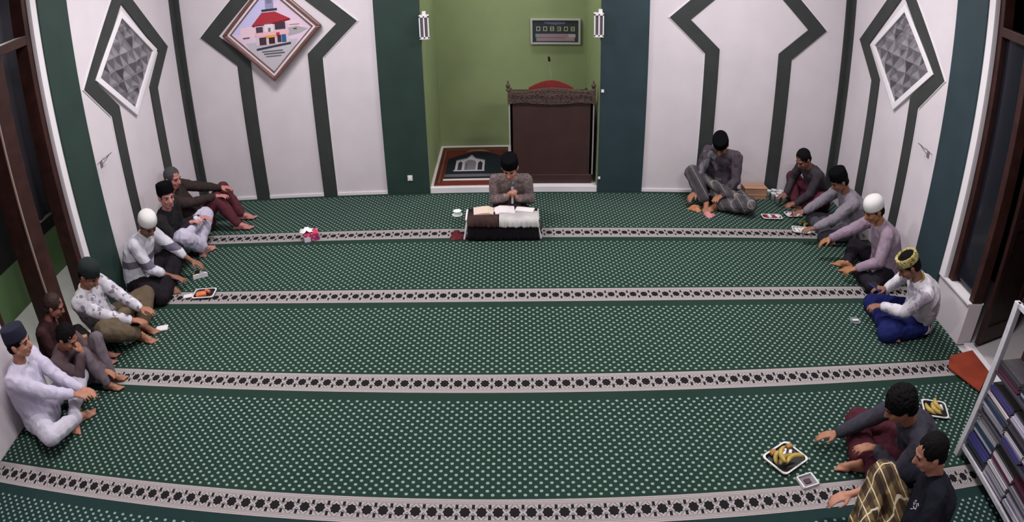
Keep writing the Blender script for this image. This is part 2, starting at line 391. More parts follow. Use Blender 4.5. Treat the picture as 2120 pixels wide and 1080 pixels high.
# ================================================================ flat art (a picture, a rug, a clock face) as layered polygons of one mesh
PAL = {}
def pm(rgb, rough=.8, emit=0.):
    k = (rgb, rough, emit)
    if k not in PAL: PAL[k] = mat('paint %02x%02x%02x %g %g' % (*rgb, rough, emit), rgb, rough, emit=emit, spec=.1)
    return PAL[k]
def art(name, F, layers, parent=None, step=.0008, rough=.8):
    """F(u, v, d) -> point; layers: (rgb, [(u, v), ...]) each a little further out"""
    b = MB()
    for i, (rgb, pts) in enumerate(layers):
        b.use(pm(rgb, rough)); d = step*(i+1)
        b.add([tuple(F(u, v, d)) for u, v in pts], [list(range(len(pts)))])
    return b.build(name, None, parent)
def rect(a, b, c, d): return [(a, b), (c, b), (c, d), (a, d)]

# ---------------------------------------------------------------- diamond picture on the left panel
M_frame = mat('brown picture frame', (96, 62, 60), .35, var=.2, scale=20, spec=.6); M_frame2 = mat('pale inner moulding', (196, 186, 188), .4)
pc = empty('framed_picture', (-2.545, -.02, 2.0), 0, 'diamond-hung framed picture of a red-roofed mosque on the left back wall', 'picture')
R = .575
def dia(r, y): return [(-r, y, 0), (0, y, r), (r, y, 0), (0, y, -r), (-r, y, 0)]
MB().strip(dia(R, 0), dia(R-.055, 0), (0, -.065, 0)).build('frame', M_frame, pc, bevel=.01)
MB().strip(dia(R-.055, 0), dia(R-.095, 0), (0, -.045, 0)).build('inner_moulding', M_frame2, pc, bevel=.004)
MB().strip(dia(R-.095, 0), dia(R-.108, 0), (0, -.05, 0)).build('liner', M_frame, pc)
pr = R-.105
print_ = art('print', lambda u, v, d: (u, -.03-d, v), [
    ((196, 176, 196), [(-pr, 0), (0, pr), (pr, 0), (0, -pr)]),
    ((176, 172, 206), [(-pr, 0), (0, pr), (.12, pr-.12), (-.30, -.02)]),
    ((204, 178, 190), [(-.36, -.08), (-.36, .06), (.36, .09), (.36, -.07)]),
    ((168, 164, 172), [(-.26, -.20), (0, -pr+.005), (.26, -.20), (.30, -.12), (-.30, -.12)]),
    ((150, 146, 152), [(.10, -.1), (.34, -.06), (.42, -.02), (.3, .02), (.1, .0)]),
    ((132, 130, 160), rect(-.045, .24, .05, .36)), ((110, 108, 132), rect(-.03, .30, .035, .39)),
    ((40, 54, 66), rect(-.09, .215, .09, .24)),
    ((150, 48, 58), [(-.22, .07), (-.09, .205), (.06, .205), (.23, .11), (.20, .09), (-.02, .08)]),
    ((112, 26, 38), [(-.22, .07), (-.02, .075), (.23, .11), (.23, .095), (-.02, .055), (-.20, .055)]),
    ((188, 170, 182), rect(-.18, -.16, .20, .06)), ((70, 56, 68), rect(-.17, -.02, -.09, .05)), ((62, 50, 60), rect(.05, .0, .17, .08)),
    ((200, 190, 196), rect(-.07, -.04, .03, .07)), ((110, 98, 110), rect(-.03, -.02, .0, .03)),
    ((206, 160, 170), rect(-.19, -.055, .21, -.015)), ((196, 140, 60), rect(-.07, -.085, .05, -.055)), ((170, 50, 60), rect(.06, -.07, .10, -.03)),
    ((64, 44, 56), rect(-.14, -.155, -.06, -.07)), ((54, 36, 42), rect(-.03, -.15, .04, -.08)), ((44, 84, 122), rect(.12, -.145, .17, -.06)), ((58, 48, 66), rect(.07, -.14, .115, -.06)),
    ((48, 52, 62), [(-.18, -.19), (.22, -.15), (.22, -.17), (-.18, -.21)]),
    ((90, 86, 92), rect(-.12, -.235, .12, -.225)), ((80, 76, 84), rect(-.10, -.262, .14, -.252)), ((100, 96, 100), rect(-.08, -.29, .10, -.282)),
    ((120, 90, 110), rect(.22, .04, .33, .045)), ((90, 70, 84), rect(.26, -.01, .30, .0)), ((90, 70, 84), rect(-.33, -.06, -.25, -.05)),
], pc, step=.0004)
for o_, rx in ((pc, -.07),): o_.rotation_euler = (rx, 0, 0)

# ---------------------------------------------------------------- prayer-time clock on the niche's back wall
ck = empty('digital_clock', (.572, ND, 1.585), 0, 'white framed digital prayer-time board on the green niche wall', 'clock')
W2, H2 = .30, .15
MB().box(-W2, W2, -.03, 0, -H2, H2).build('case', mat('clock face dark', (52, 58, 60), .35), ck, bevel=.004)
fr = MB()
for a in ((-W2-.012, -W2+.014, -H2, H2), (W2-.014, W2+.012, -H2, H2), (-W2-.012, W2+.012, H2-.006, H2+.016), (-W2-.012, W2+.012, -H2-.016, -H2+.008)): fr.box(a[0], a[1], -.045, 0, a[2], a[3])
fr.build('bezel', mat('clock bezel', (176, 176, 174), .4), ck, bevel=.003)
L = [((148, 126, 136), rect(-.24, -.125, .24, -.03)), ((98, 84, 92), rect(-.24, -.083, .13, -.077)), ((170, 160, 168), rect(.16, -.075, .25, -.035)), ((176, 154, 96), rect(.13, -.10, .22, -.09)), ((120, 140, 138), rect(-.25, -.075, -.19, -.03)),
     ((96, 98, 128), [(-.14, .105), (.0, .085), (.12, .10), (.12, .125), (-.14, .125)])]
SEG = {'0': 'abcdef', '3': 'abcdg', 'C': 'adef', '8': 'abcdefg', 'D': 'abcdef'}
for i, ch in enumerate('008308'):
    x = -.215+i*.086; w_, h_, t_ = .024, .028, .008; y = .035
    sg = {'a': rect(x-w_, y+h_-t_, x+w_, y+h_), 'g': rect(x-w_, y-t_/2, x+w_, y+t_/2), 'd': rect(x-w_, y-h_, x+w_, y-h_+t_), 'b': rect(x+w_-t_, y, x+w_, y+h_), 'c': rect(x+w_-t_, y-h_, x+w_, y), 'f': rect(x-w_, y, x-w_+t_, y+h_), 'e': rect(x-w_, y-h_, x-w_+t_, y)}
    for k in SEG[ch]: L.append(((176, 184, 172) if i < 2 else (176, 186, 148), sg[k]))
art('display', lambda u, v, d: (u, -.031-d, v), L, ck, step=.0002)

# ---------------------------------------------------------------- small boxes at the edges of the niche
M_gpane = mat('grey lamp pane', (92, 86, 90), .3)
def wall_box(x, lb, s):
    t = empty('wall_lantern', (x, -.03, 1.91), 0, lb, 'wall lamp', 'white framed boxes beside the niche')
    MB().box(-.043, .043, -.07, 0, -.11, .11).build('body', M_gpane, t)
    b = MB()
    for a in ((-.05, -.038, -.12, .12), (.038, .05, -.12, .12), (-.007, .007, -.12, .12), (-.05, .05, .105, .12), (-.05, .05, -.12, -.105)): b.box(a[0], a[1], -.085, -.06, a[2], a[3])
    b.box(-.05, .05, -.085, 0, .12, .128).box(-.05, .05, -.085, 0, -.128, -.12)
    b.build('frame', M_white, t)
    MB().box(s*.02-.018, s*.02+.018, -.05, 0, .128, .165).build('mount', M_white, t)
wall_box(-.875, 'white framed box lamp on the left pilaster edge, level with the clock', 0)
wall_box(.92, 'white framed box lamp on the right pilaster edge, beside the clock', 1)
def plate(x, z, lb, name, cat, s=.028):
    t = empty(name, (x, -.03, z), 0, lb, cat); MB().box(-s, s, -.014, 0, -s*1.15, s*1.15).build('plate', M_white, t, bevel=.003)
    MB().box(-s*.45, s*.45, -.02, -.012, -s*.6, s*.6).build('socket' if cat == 'outlet' else 'rocker', mat('pale plastic', (226, 230, 228), .3), t)
plate(-1.139, .195, 'white power outlet low on the left green pilaster by the niche', 'power_outlet', 'outlet')
plate(.98, 1.176, 'small white switch halfway up the right dark pilaster edge', 'light_switch', 'switch', .015)
plate(.972, .17, 'small white switch low on the right dark pilaster edge', 'light_switch', 'switch', .013)
# thin wire brackets on the side walls
M_wire = mat('grey wire', (132, 120, 126), .4, metal=.3)
for x, s, lb in ((WL, 1, 'thin grey wire bracket on the left wall beside the green pilaster'), (WR, -1, 'thin grey wire bracket on the right wall beside the dark pilaster')):
    t = empty('wire_bracket', (x, -2.03 if s > 0 else -1.98, 1.33), 0, lb, 'bracket')
    MB().tube([(0, -.06, -.03), (s*.10, -.07, .03), (s*.12, .0, .04), (s*.10, .07, .03), (0, .06, -.03)], .0035, 6).build('rim', M_wire, t)
    MB().tube([(0, 0, -.06), (s*.06, 0, -.02), (s*.12, 0, .04)], .003, 6).build('arm', M_wire, t)
    MB().box(0 if s > 0 else -.008, .008 if s > 0 else 0, -.02, .02, -.08, -.02).build('base', M_wire, t)

# ---------------------------------------------------------------- prayer rug in the niche
def ell_pts(cx, cy, rx, ry, a0=0, a1=360, n=18): return [(cx+rx*math.cos(math.radians(a0+(a1-a0)*i/n)), cy+ry*math.sin(math.radians(a0+(a1-a0)*i/n))) for i in range(n+1)]
RW, RL = .84, 1.32
rug = MB(); rug.use(pm((92, 40, 34), .95)).box(0, RW, 0, RL, 0, .008)
lay = [((70, 42, 34), rect(.02, .05, .08, RL-.05)), ((110, 66, 54), rect(.035, .07, .06, RL-.1)), ((70, 42, 34), rect(RW-.08, .05, RW-.02, RL-.05)),
       ((84, 60, 44), rect(.02, RL-.14, RW, RL-.03)), ((132, 100, 76), [(.30, RL-.20), (.36, RL-.12), (.52, RL-.11), (.62, RL-.20), (.5, RL-.16), (.4, RL-.16)]),
       ((184, 178, 174), rect(.09, .13, RW, .185)), ((150, 90, 92), [(.3, .10), (RW, .115), (RW, .125), (.3, .108)]),
       ((30, 28, 34), rect(.10, .19, RW-.04, .34)), ((84, 84, 92), rect(.10, .24, RW-.04, .33)),
       ((26, 32, 36), [(.10, .34), (.10, .86), (.22, .98), (.40, 1.12), (.56, 1.12), (.74, .98), (RW-.04, .9), (RW-.04, .34)]),
       ((30, 22, 34), [(.26, .96), (.40, 1.10), (.56, 1.10), (.70, .96)])]
mosque = [((176, 170, 180), rect(.19, .42, .56, .455)), ((170, 164, 174), [(.205, .45), (.205, .80), (.33, .87), (.385, 1.0), (.44, .87), (.555, .80), (.555, .45)]),
          ((52, 48, 58), [(.235, .455), (.235, .70), (.26, .765), (.285, .70), (.285, .455)]), ((40, 38, 46), [(.475, .455), (.475, .70), (.50, .765), (.53, .70), (.53, .455)]),
          ((112, 108, 116), [(.315, .455), (.315, .70)]+ell_pts(.383, .70, .068, .11, 180, 0, 8)+[(.45, .455)]), ((84, 80, 90), [(.33, .455), (.33, .68), (.345, .68), (.345, .455)]),
          ((128, 124, 134), [(.205, .80), (.33, .87), (.385, 1.0), (.44, .87), (.555, .80), (.555, .775), (.44, .84), (.385, .95), (.33, .84), (.205, .775)])]
for i, (c, p) in enumerate(lay+mosque):
    rug.use(pm(c, .95)); rug.add([(u, v, .008+.0006*(i+1)) for u, v in p], [list(range(len(p)))])
o = rug.build('prayer_rug', None, loc=(-.885, .035, NZ+.0005)); tag(o, 'red and black prayer rug with a white mosque on the niche floor', 'rug')
b = MB()
for i in range(44): b.box(.01+i*.019, .018+i*.019, -.03, .0, 0, .004)
b.build('fringe', mat('rug fringe', (170, 150, 140), .9), parent=o)

# ---------------------------------------------------------------- wooden pulpit in the niche
M_min = mat('pulpit dark wood', (58, 40, 38), .42, var=.12, scale=5); M_min2 = mat('pulpit carved wood', (74, 58, 54), .5, var=.45, scale=38, bump=.9, bscale=55); M_red = mat('pulpit red back', (112, 38, 36), .5, var=.1)
PX, PW = .442, 1.115
mb = empty('pulpit', (PX, .08, NZ), 0, 'dark wooden pulpit with a carved crest standing right in the niche', 'pulpit')
MB().box(-.45, .45, 0, .02, .10, .97).build('front_panel', M_min, mb)
MB().box(-.458, .458, -.012, .62, 0, .11).build('plinth', M_min, mb, bevel=.008)
for s in (-1, 1): MB().box(s*.438-.012, s*.438+.012, .0, .60, .11, .97).build('side_panel', M_min, mb)
for s in (-1, 1): MB().box(s*.461-.007, s*.461+.007, -.004, .02, .11 if s > 0 else .40, .96).build('corner_strip', mat('pale corner strip', (150, 146, 150), .5), mb)  # pale strip up each front corner, shorter on the left
# carved crest: scalloped outline with raised scrolls
top = [(-.45, 1.04), (-.45, 1.19), (-.40, 1.175), (-.34, 1.165), (-.28, 1.165), (-.20, 1.185), (-.10, 1.205), (0, 1.212), (.12, 1.205), (.24, 1.19), (.33, 1.18), (.40, 1.185), (.45, 1.20), (.45, 1.04), (.30, 1.05), (.12, 1.035), (0, 1.03), (-.12, 1.035), (-.30, 1.05)]
cr = MB().prism([(x, 0, z) for x, z in [(x*1.06, z-.095) for x, z in top]], (0, -.03, 0), (0, .02, 0))
for i in range(17):
    x = -.42+i*.0525; zc = 1.015+.012*math.cos(i*1.3)
    pts = [(x+.02*math.cos(t)*(1-t/9), -.036, zc+.032*math.sin(t)*(1-t/9)) for t in np.linspace(0, 6.5, 12)]
    cr.tube(pts, .005, 5)
for i in range(30): cr.ell((-.42+i*.029, -.034, .972+.01*math.sin(i*1.9)), (.008, .008, .008), nu=6, nv=4)
for i in range(24): cr.ell((-.40+i*.0345, -.034, 1.07+.022*math.sin((i+1)*math.pi/25)), (.009, .007, .007), nu=6, nv=4)
cr.build('crest', M_min2, mb)
arch = [(x, .10, 1.09+.085*math.cos(x/.245*PI/2)) for x in np.linspace(-.245, .245, 15)]
MB().prism([(-.245, .10, .97)]+arch+[(.245, .10, .97)], (0, 0, 0), (0, .03, 0)).build('backrest', M_red, mb)
for x in (-.47, .455):
    MB().lathe([(.022, 0), (.028, .012), (.014, .03), (.024, .05), (.026, .065), (.010, .085), (.006, .115)], (x, .0, 1.085), 12).build('finial', M_min2, mb)
MB().box(-.44, .44, .03, .60, 0.93, 0.95).build('reading_top', M_min, mb)
mc = empty('gooseneck_microphone', (.45, .30, NZ+.953), 0, 'black gooseneck microphone rising above the pulpit crest', 'microphone')
MB().lathe([(.045, 0), (.045, .012), (.012, .02)], n=14).build('base', M_black, mc)
MB().tube([(0, 0, .02), (.0, 0, .2), (-.008, -.01, .32), (-.022, -.03, .43)], .004, 6).build('gooseneck', mat('pale green grey metal', (128, 150, 110), .4), mc)
MB().cap((-.022, -.03, .43), (-.028, -.04, .47), .013, .013).build('windscreen', M_black, mc)

# dark cloth panel hanging in the left porch
hc = empty('hanging_cloth', (-4.3, -2.28, 0), 0, 'dark grey cloth panel hanging in the left porch behind the doorway post', 'cloth')
b = MB(); v = []; f = []
for i in range(13):
    for j in range(5): v.append((.02*math.sin(i*1.1)*(.5+j/5), -.18+.36*i/12, .94+j*.615))
for i in range(12):
    for j in range(4): a = i*5+j; f.append((a, a+1, a+6, a+5))
o = b.add(v, f).build('drape', mat('dark grey drape', (56, 54, 62), .9), hc, smooth=True); o.modifiers.new('s', 'SOLIDIFY').thickness = .006
MB().tube([(0, -.2, 3.4), (0, .2, 3.4)], .012, 8).build('rod', M_black, hc); MB().box(-.012, .012, -.18, .18, .92, .945).build('hem', mat('pale hem', (110, 108, 114), .8), hc)

# ================================================================ PEOPLE
V3 = lambda *a: np.array(a, float)
def nrm(v): v = np.asarray(v, float); return v/(np.linalg.norm(v)+1e-9)
def remesh(mb, name, m, voxel=.007, smooth=4, fold=0., fscale=14., parent=None, keep=None):
    """union of overlapping shapes into one continuous skin"""
    o = mb.build(name+'_src', None); o.data.validate()
    r = o.modifiers.new('r', 'REMESH'); r.mode = 'VOXEL'; r.voxel_size = voxel; r.use_smooth_shade = True
    if smooth: k = o.modifiers.new('s', 'SMOOTH'); k.factor = .5; k.iterations = smooth
    bpy.context.view_layer.update()
    dg = bpy.context.evaluated_depsgraph_get(); me = bpy.data.meshes.new_from_object(o.evaluated_get(dg)); src = o.data
    bpy.data.objects.remove(o); bpy.data.meshes.remove(src)
    n = len(me.vertices)
    if fold:
        co = np.empty(n*3); me.vertices.foreach_get('co', co); co = co.reshape(-1, 3); no = np.empty(n*3); me.vertices.foreach_get('normal', no); no = no.reshape(-1, 3)
        d = np.array([mnoise.noise(Vector((p[0]*fscale, p[1]*fscale, p[2]*fscale*.55))) + .5*mnoise.noise(Vector((p[0]*fscale*2.3+7, p[1]*fscale*2.3, p[2]*fscale))) for p in co])
        d = fold*(1-2*np.abs(d))                       # ridged folds
        co += no*d[:, None]; me.vertices.foreach_set('co', co.ravel()); me.update()
    me.materials.clear(); me.materials.append(m); me.name = name
    me.polygons.foreach_set('use_smooth', [True]*len(me.polygons))
    ob = bpy.data.objects.new(name, me); COL.objects.link(ob)
    if parent is not None: ob.parent = parent
    return ob
def basis(side, fwd, up): return np.array([side, fwd, up]).T
def ik(a, t, l1, l2, pole):
    a = np.array(a, float); t = np.array(t, float); d = t-a; L = np.linalg.norm(d); L2 = min(L, (l1+l2)*.995); L2 = max(L2, abs(l1-l2)*1.05+.01); u = d/(L+1e-9); t = a+u*L2
    x = (l1*l1-l2*l2+L2*L2)/(2*L2); h = math.sqrt(max(l1*l1-x*x, 1e-6))
    p = np.array(pole, float); p = p-u*np.dot(p, u); p = nrm(p)
    return a+u*x+p*h, t
def rotv(v, ax, ang):
    return np.array(Matrix.Rotation(ang, 3, Vector(ax)) @ Vector(v))

def hand(mb, wr, d, pn, s, k=1., curl=.5, spread=1., thumb=1.):
    """wrist, pointing direction, palm normal (towards the palm side), s=+1 thumb towards cross(d,pn)"""
    d = nrm(d); pn = nrm(pn-d*np.dot(pn, d)); sd = np.cross(d, pn)*s        # sd: thumb side
    wr = np.array(wr, float)
    mb.cap(wr-d*.02*k, wr+d*.03*k, .024*k, .026*k)
    kn = []
    for i, off in enumerate((.028, .0095, -.0095, -.027)):
        b = wr+d*.015*k+sd*off*.6*k; e = wr+d*(.082-.004*abs(i-1))*k+sd*off*k
        mb.cap(b, e, .0145*k, .0115*k, 8); kn.append(e)
    for i, e in enumerate(kn):
        Ls = ((.040, .024, .019), (.045, .027, .021), (.041, .026, .020), (.032, .019, .018))[i]
        dd = nrm(d+sd*(.10, .03, -.04, -.12)[i]*spread); p = e; r = .0088*k
        c = curl*(.85+.12*i); A = .1*c
        for j, l in enumerate(Ls):
            A += c*(.5, .9, .6)[j]; v = dd*math.cos(A)+pn*math.sin(A)
            q_ = p+v*l*k; mb.cap(p, q_, r, r*.92, 8); p = q_; r *= .93
    t0 = wr+d*.022*k+sd*.022*k; t1 = t0+nrm(d*.6+sd*.8*thumb+pn*.25)*.036*k; t2 = t1+nrm(d*.9+sd*.25+pn*.35*(.5+curl))*.028*k; t3 = t2+nrm(d*.9+sd*.0+pn*.4*(.5+curl))*.022*k
    mb.cap(t0, t1, .014*k, .011*k, 8); mb.cap(t1, t2, .0105*k, .0095*k, 8); mb.cap(t2, t3, .0095*k, .008*k, 8)
def foot(mb, an, d, up, k=1.):
    d = nrm(d); up = nrm(up-d*np.dot(up, d)); sd = np.cross(d, up); an = np.array(an, float)
    heel = an-d*.045*k-up*.035*k
    mb.cap(an, heel, .036*k, .030*k); mb.cap(heel, an+d*.10*k-up*.045*k, .028*k, .022*k); mb.cap(an, an+d*.10*k-up*.038*k, .034*k, .026*k)
    for i, off in enumerate((-.030, -.014, 0, .014, .028)):
        b = an+d*(.115)*k-up*.048*k+sd*off*.9*k; e = an+d*(.165-.009*i)*k-up*.055*k+sd*off*k
        mb.cap(an+d*.07*k-up*.045*k+sd*off*.7*k, b, .020*k, .0135*k, 8); mb.cap(b, e, .012*k, (.0115 if i == 0 else .0085)*k, 8)

M_eye = mat('eye', (30, 22, 20), .2, spec=.6); M_brow = mat('eyebrow', (26, 20, 18), .9)
SKIN = {}
def skin(rgb):
    if rgb not in SKIN: SKIN[rgb] = mat('skin %d %d %d' % rgb, rgb, .55, var=.08, scale=14, bump=.05, bscale=70)
    return SKIN[rgb]

def person(P):
    k = P.get('k', 1.); hip = V3(*P['hip'], .105*k) if len(P['hip']) == 2 else V3(*P['hip'])
    a = math.radians(P['face']); fwd = V3(math.cos(a), math.sin(a), 0); right = V3(math.sin(a), -math.cos(a), 0); up0 = V3(0, 0, 1)
    Hc = V3(*P['head'])                                      # head centre, world
    hd = P.get('look', (P['face'], 15)); ha = math.radians(hd[0]); hp = math.radians(hd[1]); roll = math.radians(P.get('roll', 0))
    hf = V3(math.cos(ha)*math.cos(hp), math.sin(ha)*math.cos(hp), -math.sin(hp)); hr = V3(math.sin(ha), -math.cos(ha), 0); hu = np.cross(hr, hf)
    hr, hu = hr*math.cos(roll)+hu*math.sin(roll), hu*math.cos(roll)-hr*math.sin(roll)
    HB = basis(hr, hf, hu); hs = k*P.get('hk', 1.)
    H = lambda x, y, z: Hc+HB @ (V3(x, y, z)*hs)
    skull_base = H(0, -.03, -.075)
    tdir = nrm(skull_base-hip); Tl = np.linalg.norm(skull_base-hip)
    bend = P.get('bend', .05)
    neck = skull_base - nrm(nrm(skull_base-hip)*.5+hu*.3+up0*.4)*.095*k - fwd*.015
    back = -fwd*bend
    chest = hip+(neck-hip)*.68+back*k; waist = hip+(neck-hip)*.33+back*.9*k
    tw = math.radians(P.get('twist', 0)); rs = right*math.cos(tw)+fwd*math.sin(tw)          # + twist: right shoulder forward
    tilt = P.get('tilt', 0.)
    rs = nrm(rs+up0*tilt); sp = nrm(neck-chest); rs = nrm(rs-sp*np.dot(rs, sp)*.7); fr = nrm(np.cross(sp, rs)*-1) ; fr = fr if np.dot(fr, fwd) > 0 else -fr
    sw = .175*k
    sh = {1: neck+rs*sw-sp*.045*k, -1: neck-rs*sw-sp*.045*k}
    hj = {1: hip+right*.095*k, -1: hip-right*.095*k}
    arms = {}; legs = {}
    for s, key in ((1, 'rh'), (-1, 'lh')):
        h = P.get(key, {}); t = V3(*h['p']) if 'p' in h else hip+fwd*.33*k+right*s*.18*k+up0*.08
        pole = V3(*h['pole']) if 'pole' in h else right*s*.8-up0*.6-fwd*.3
        e, t = ik(sh[s], t, .27*k, .245*k, pole); d = V3(*h['d']) if 'd' in h else nrm(t-e)+fwd*.3; pn = V3(*h['pn']) if 'pn' in h else V3(0, 0, -1)
        arms[s] = (e, t, d, pn, h.get('curl', .5))
    for s, key in ((1, 'rf'), (-1, 'lf')):
        f = P.get(key, {}); t = V3(*f['p']) if 'p' in f else hip+fwd*(.30 if s > 0 else .22)*k-right*s*.13*k-up0*.045*k
        pole = V3(*f['pole']) if 'pole' in f else right*s*1.+fwd*.5+up0*.0
        kn, t = ik(hj[s], t, .40*k, .385*k, pole); 
        kn[2] = max(kn[2], .065*k)
        d = V3(*f['d']) if 'd' in f else (-right*s+fwd*.15); legs[s] = (kn, t, d, V3(*f['up']) if 'up' in f else (fwd*.5+up0*.6 if 'd' not in f else up0))
    b = MB()
    # head
    A = HB
    b.ell(H(0, -.012, .028), V3(.074, .092, .084)*hs, A); b.ell(H(0, .025, -.025), V3(.060, .066, .080)*hs, A); b.ell(H(0, .045, -.078), V3(.038, .036, .030)*hs, A)
    b.cap(H(-.042, .0, -.05), H(-.018, .055, -.086), .026*hs, .020*hs); b.cap(H(.042, .0, -.05), H(.018, .055, -.086), .026*hs, .020*hs)
    b.cap(H(0, .086, .012), H(0, .107, -.026), .008*hs, .0125*hs, 8); b.ell(H(-.011, .097, -.029), V3(.009, .010, .007)*hs, A, 8, 6); b.ell(H(.011, .097, -.029), V3(.009, .010, .007)*hs, A, 8, 6)
    b.cap(H(-.036, .072, .026), H(-.012, .080, .026), .010*hs, .010*hs, 8); b.cap(H(.036, .072, .026), H(.012, .080, .026), .010*hs, .010*hs, 8)
    b.ell(H(-.034, .066, -.025), V3(.020, .017, .018)*hs, A, 10, 8); b.ell(H(.034, .066, -.025), V3(.020, .017, .018)*hs, A, 10, 8)
    b.cap(H(-.016, .086, -.052), H(.016, .086, -.052), .0075*hs, .0075*hs, 8); b.cap(H(-.013, .084, -.061), H(.013, .084, -.061), .008*hs, .008*hs, 8)
    for s in (-1, 1): b.ell(H(s*.076, -.008, -.008), V3(.009, .019, .031)*hs, A, 10, 8); b.ell(H(s*.082, -.014, .002), V3(.006, .015, .022)*hs, A, 8, 6)
    b.chain([H(0, -.02, -.05), skull_base, neck], [.052*k, .050*k, .055*k])
    # trunk under the clothes
    b.loft([(hip-up0*.06*k, right*.13*k, fwd*.09*k), (hip, right*.155*k, fwd*.115*k), (waist, nrm(right+rs)*.125*k, nrm(fwd+fr)*.095*k), (chest, rs*.145*k, fr*.105*k), (neck-sp*.05*k, rs*.13*k, fr*.075*k), (neck-sp*.005, rs*.06*k, fr*.055*k)])
    for s in (1, -1):
        e, t, d, pn, cu = arms[s]
        b.cap(neck-sp*.05*k, sh[s], .055*k, .050*k); b.cap(sh[s], e, .046*k, .034*k); b.cap(e, t, .034*k, .022*k)
        hand(b, t, d, pn, s, k*.98, cu)
        kn, an, fd, fu = legs[s]
        b.cap(hj[s], kn, .080*k, .055*k); b.cap(kn, kn+(an-kn)*.35, .052*k, .052*k); b.cap(kn+(an-kn)*.35, an, .050*k, .033*k)
        foot(b, an, fd, fu, k)
    body = remesh(b, 'person', skin(P.get('skin', (150, 104, 84))), .0068, 2)
    c = body.location
    tag(body, P['label'], 'person', P.get('group'))
    # ---- eyes and brows
    for s in (-1, 1):
        MB().ell(H(s*.030, .0815, .006), V3(.0125, .006, .0055)*hs, A, 10, 8).build('eye', M_eye, body, smooth=True)
        MB().cap(H(s*.044, .078, .026), H(s*.016, .090, .028), .0042*hs, .0042*hs, 6).build('eyebrow', M_brow, body)
    MB().cap(H(-.018, .0925, -.0565), H(.018, .0925, -.0565), .0035*hs, .0035*hs, 6).build('lips', mat('lips', (120, 62, 58), .5), body)
    # ---- shirt
    g = MB(); th = P.get('bulk', .0)
    g.loft([(hip-up0*.045*k-right*.0, right*(.185+th)*k, fwd*(.145+th)*k), (hip+up0*.04*k, right*(.175+th)*k, fwd*(.14+th)*k), (waist, nrm(right+rs)*(.165+th)*k, nrm(fwd+fr)*(.135+th)*k), (chest, rs*(.172+th)*k, fr*(.135+th*.7)*k), (neck-sp*.055*k, rs*.165*k, fr*.10*k), (neck-sp*.02*k, rs*.095*k, fr*.075*k), (neck+sp*.008*k, rs*.068*k, fr*.064*k)])
    long_ = P.get('sleeve', 1.)
    for s in (1, -1):
        e, t, d, pn, cu = arms[s]
        g.cap(neck-sp*.05*k, sh[s]-sp*.004, .070*k, .068*k); g.cap(sh[s], e, .068*k, .055*k)
        if long_ >= .5: g.cap(e, e+(t-e)*.55*min(1, long_*1.2), .054*k, .047*k); g.cap(e+(t-e)*.5, e+(t-e)*(.90*long_), .048*k, .040*k)
        else: pass
    if long_ < .5:                                             # short sleeves: rebuild without the lower arm
        pass
    shirt = remesh(g, 'shirt', P['shirt'], .009, 2, fold=P.get('fold', .007), fscale=13, parent=body)
    # ---- lower garment
    l = MB(); lk = P.get('lower_kind', 'sarong'); ext = .0 if lk == 'trousers' else .018
    l.loft([(hip-up0*.085*k, right*.185*k, fwd*.15*k), (hip-up0*.02*k, right*.19*k, fwd*.155*k), (hip+up0*.06*k, right*.165*k, fwd*.13*k)])
    for s in (1, -1):
        kn, an, fd, fu = legs[s]; cl = .93 if lk == 'trousers' else P.get('hem', .80)
        l.cap(hj[s], kn, (.100+ext)*k, (.075+ext)*k); l.cap(kn, kn+(an-kn)*.4, (.074+ext)*k, (.066+ext)*k); l.cap(kn+(an-kn)*.4, kn+(an-kn)*cl, (.066+ext)*k, (.050+ext)*k)
    if lk == 'sarong' and P.get('lap', True):
        ka, kb = legs[1][0], legs[-1][0]; mid = (ka+kb)/2; f2 = (hip+mid)/2
        l.cap(ka*.75+mid*.25, kb*.75+mid*.25, .055*k, .055*k); l.ell(f2+up0*(-.02), V3(.17, .17, .065)*k)
        l.cap((hj[1]+ka)/2, (hj[-1]+kb)/2, .06*k, .06*k)
    low = remesh(l, lk, P['lower'], .009, 2, fold=P.get('fold', .007)*1.15, fscale=11, parent=body)
    for ob in (shirt, low):                                    # nothing below the carpet
        n = len(ob.data.vertices); co = np.empty(n*3); ob.data.vertices.foreach_get('co', co); co = co.reshape(-1, 3); co[:, 2] = np.maximum(co[:, 2], .004); ob.data.vertices.foreach_set('co', co.ravel()); ob.data.update()
    n = len(body.data.vertices); co = np.empty(n*3); body.data.vertices.foreach_get('co', co); co = co.reshape(-1, 3); co[:, 2] = np.maximum(co[:, 2], .003); body.data.vertices.foreach_set('co', co.ravel()); body.data.update()
    # collar and cuffs
    if P.get('collar'):
        cb = MB(); pts = [neck+sp*.012*k+(rs*math.cos(t)*.066+fr*math.sin(t)*.064-sp*.018*max(0, math.sin(t)))*k for t in np.linspace(-PI*1.5+.25, PI/2-.25, 22)]
        cb.tube(pts, .011*k, 7); cb.build('collar', P['collar'], shirt, smooth=True)
    # ---- hair and headgear
    hb = MB(); hm = P.get('hair_mat') or M_hair
    if P.get('hair') != 'none':
        if P.get('hair') == 'curly':
            hb.ell(H(0, -.020, .040), V3(.090, .100, .092)*hs, A, 20, 14); hb.ell(H(0, -.050, -.020), V3(.080, .060, .065)*hs, A)
        else:
            hb.ell(H(0, -.022, .036), V3(.081, .092, .086)*hs, A, 20, 14); hb.ell(H(0, -.050, -.022), V3(.070, .052, .060)*hs, A)
        remesh(hb, 'hair', hm, .006, 1, fold=.004 if P.get('hair') != 'curly' else .009, fscale=45, parent=body)
    cp = P.get('cap')
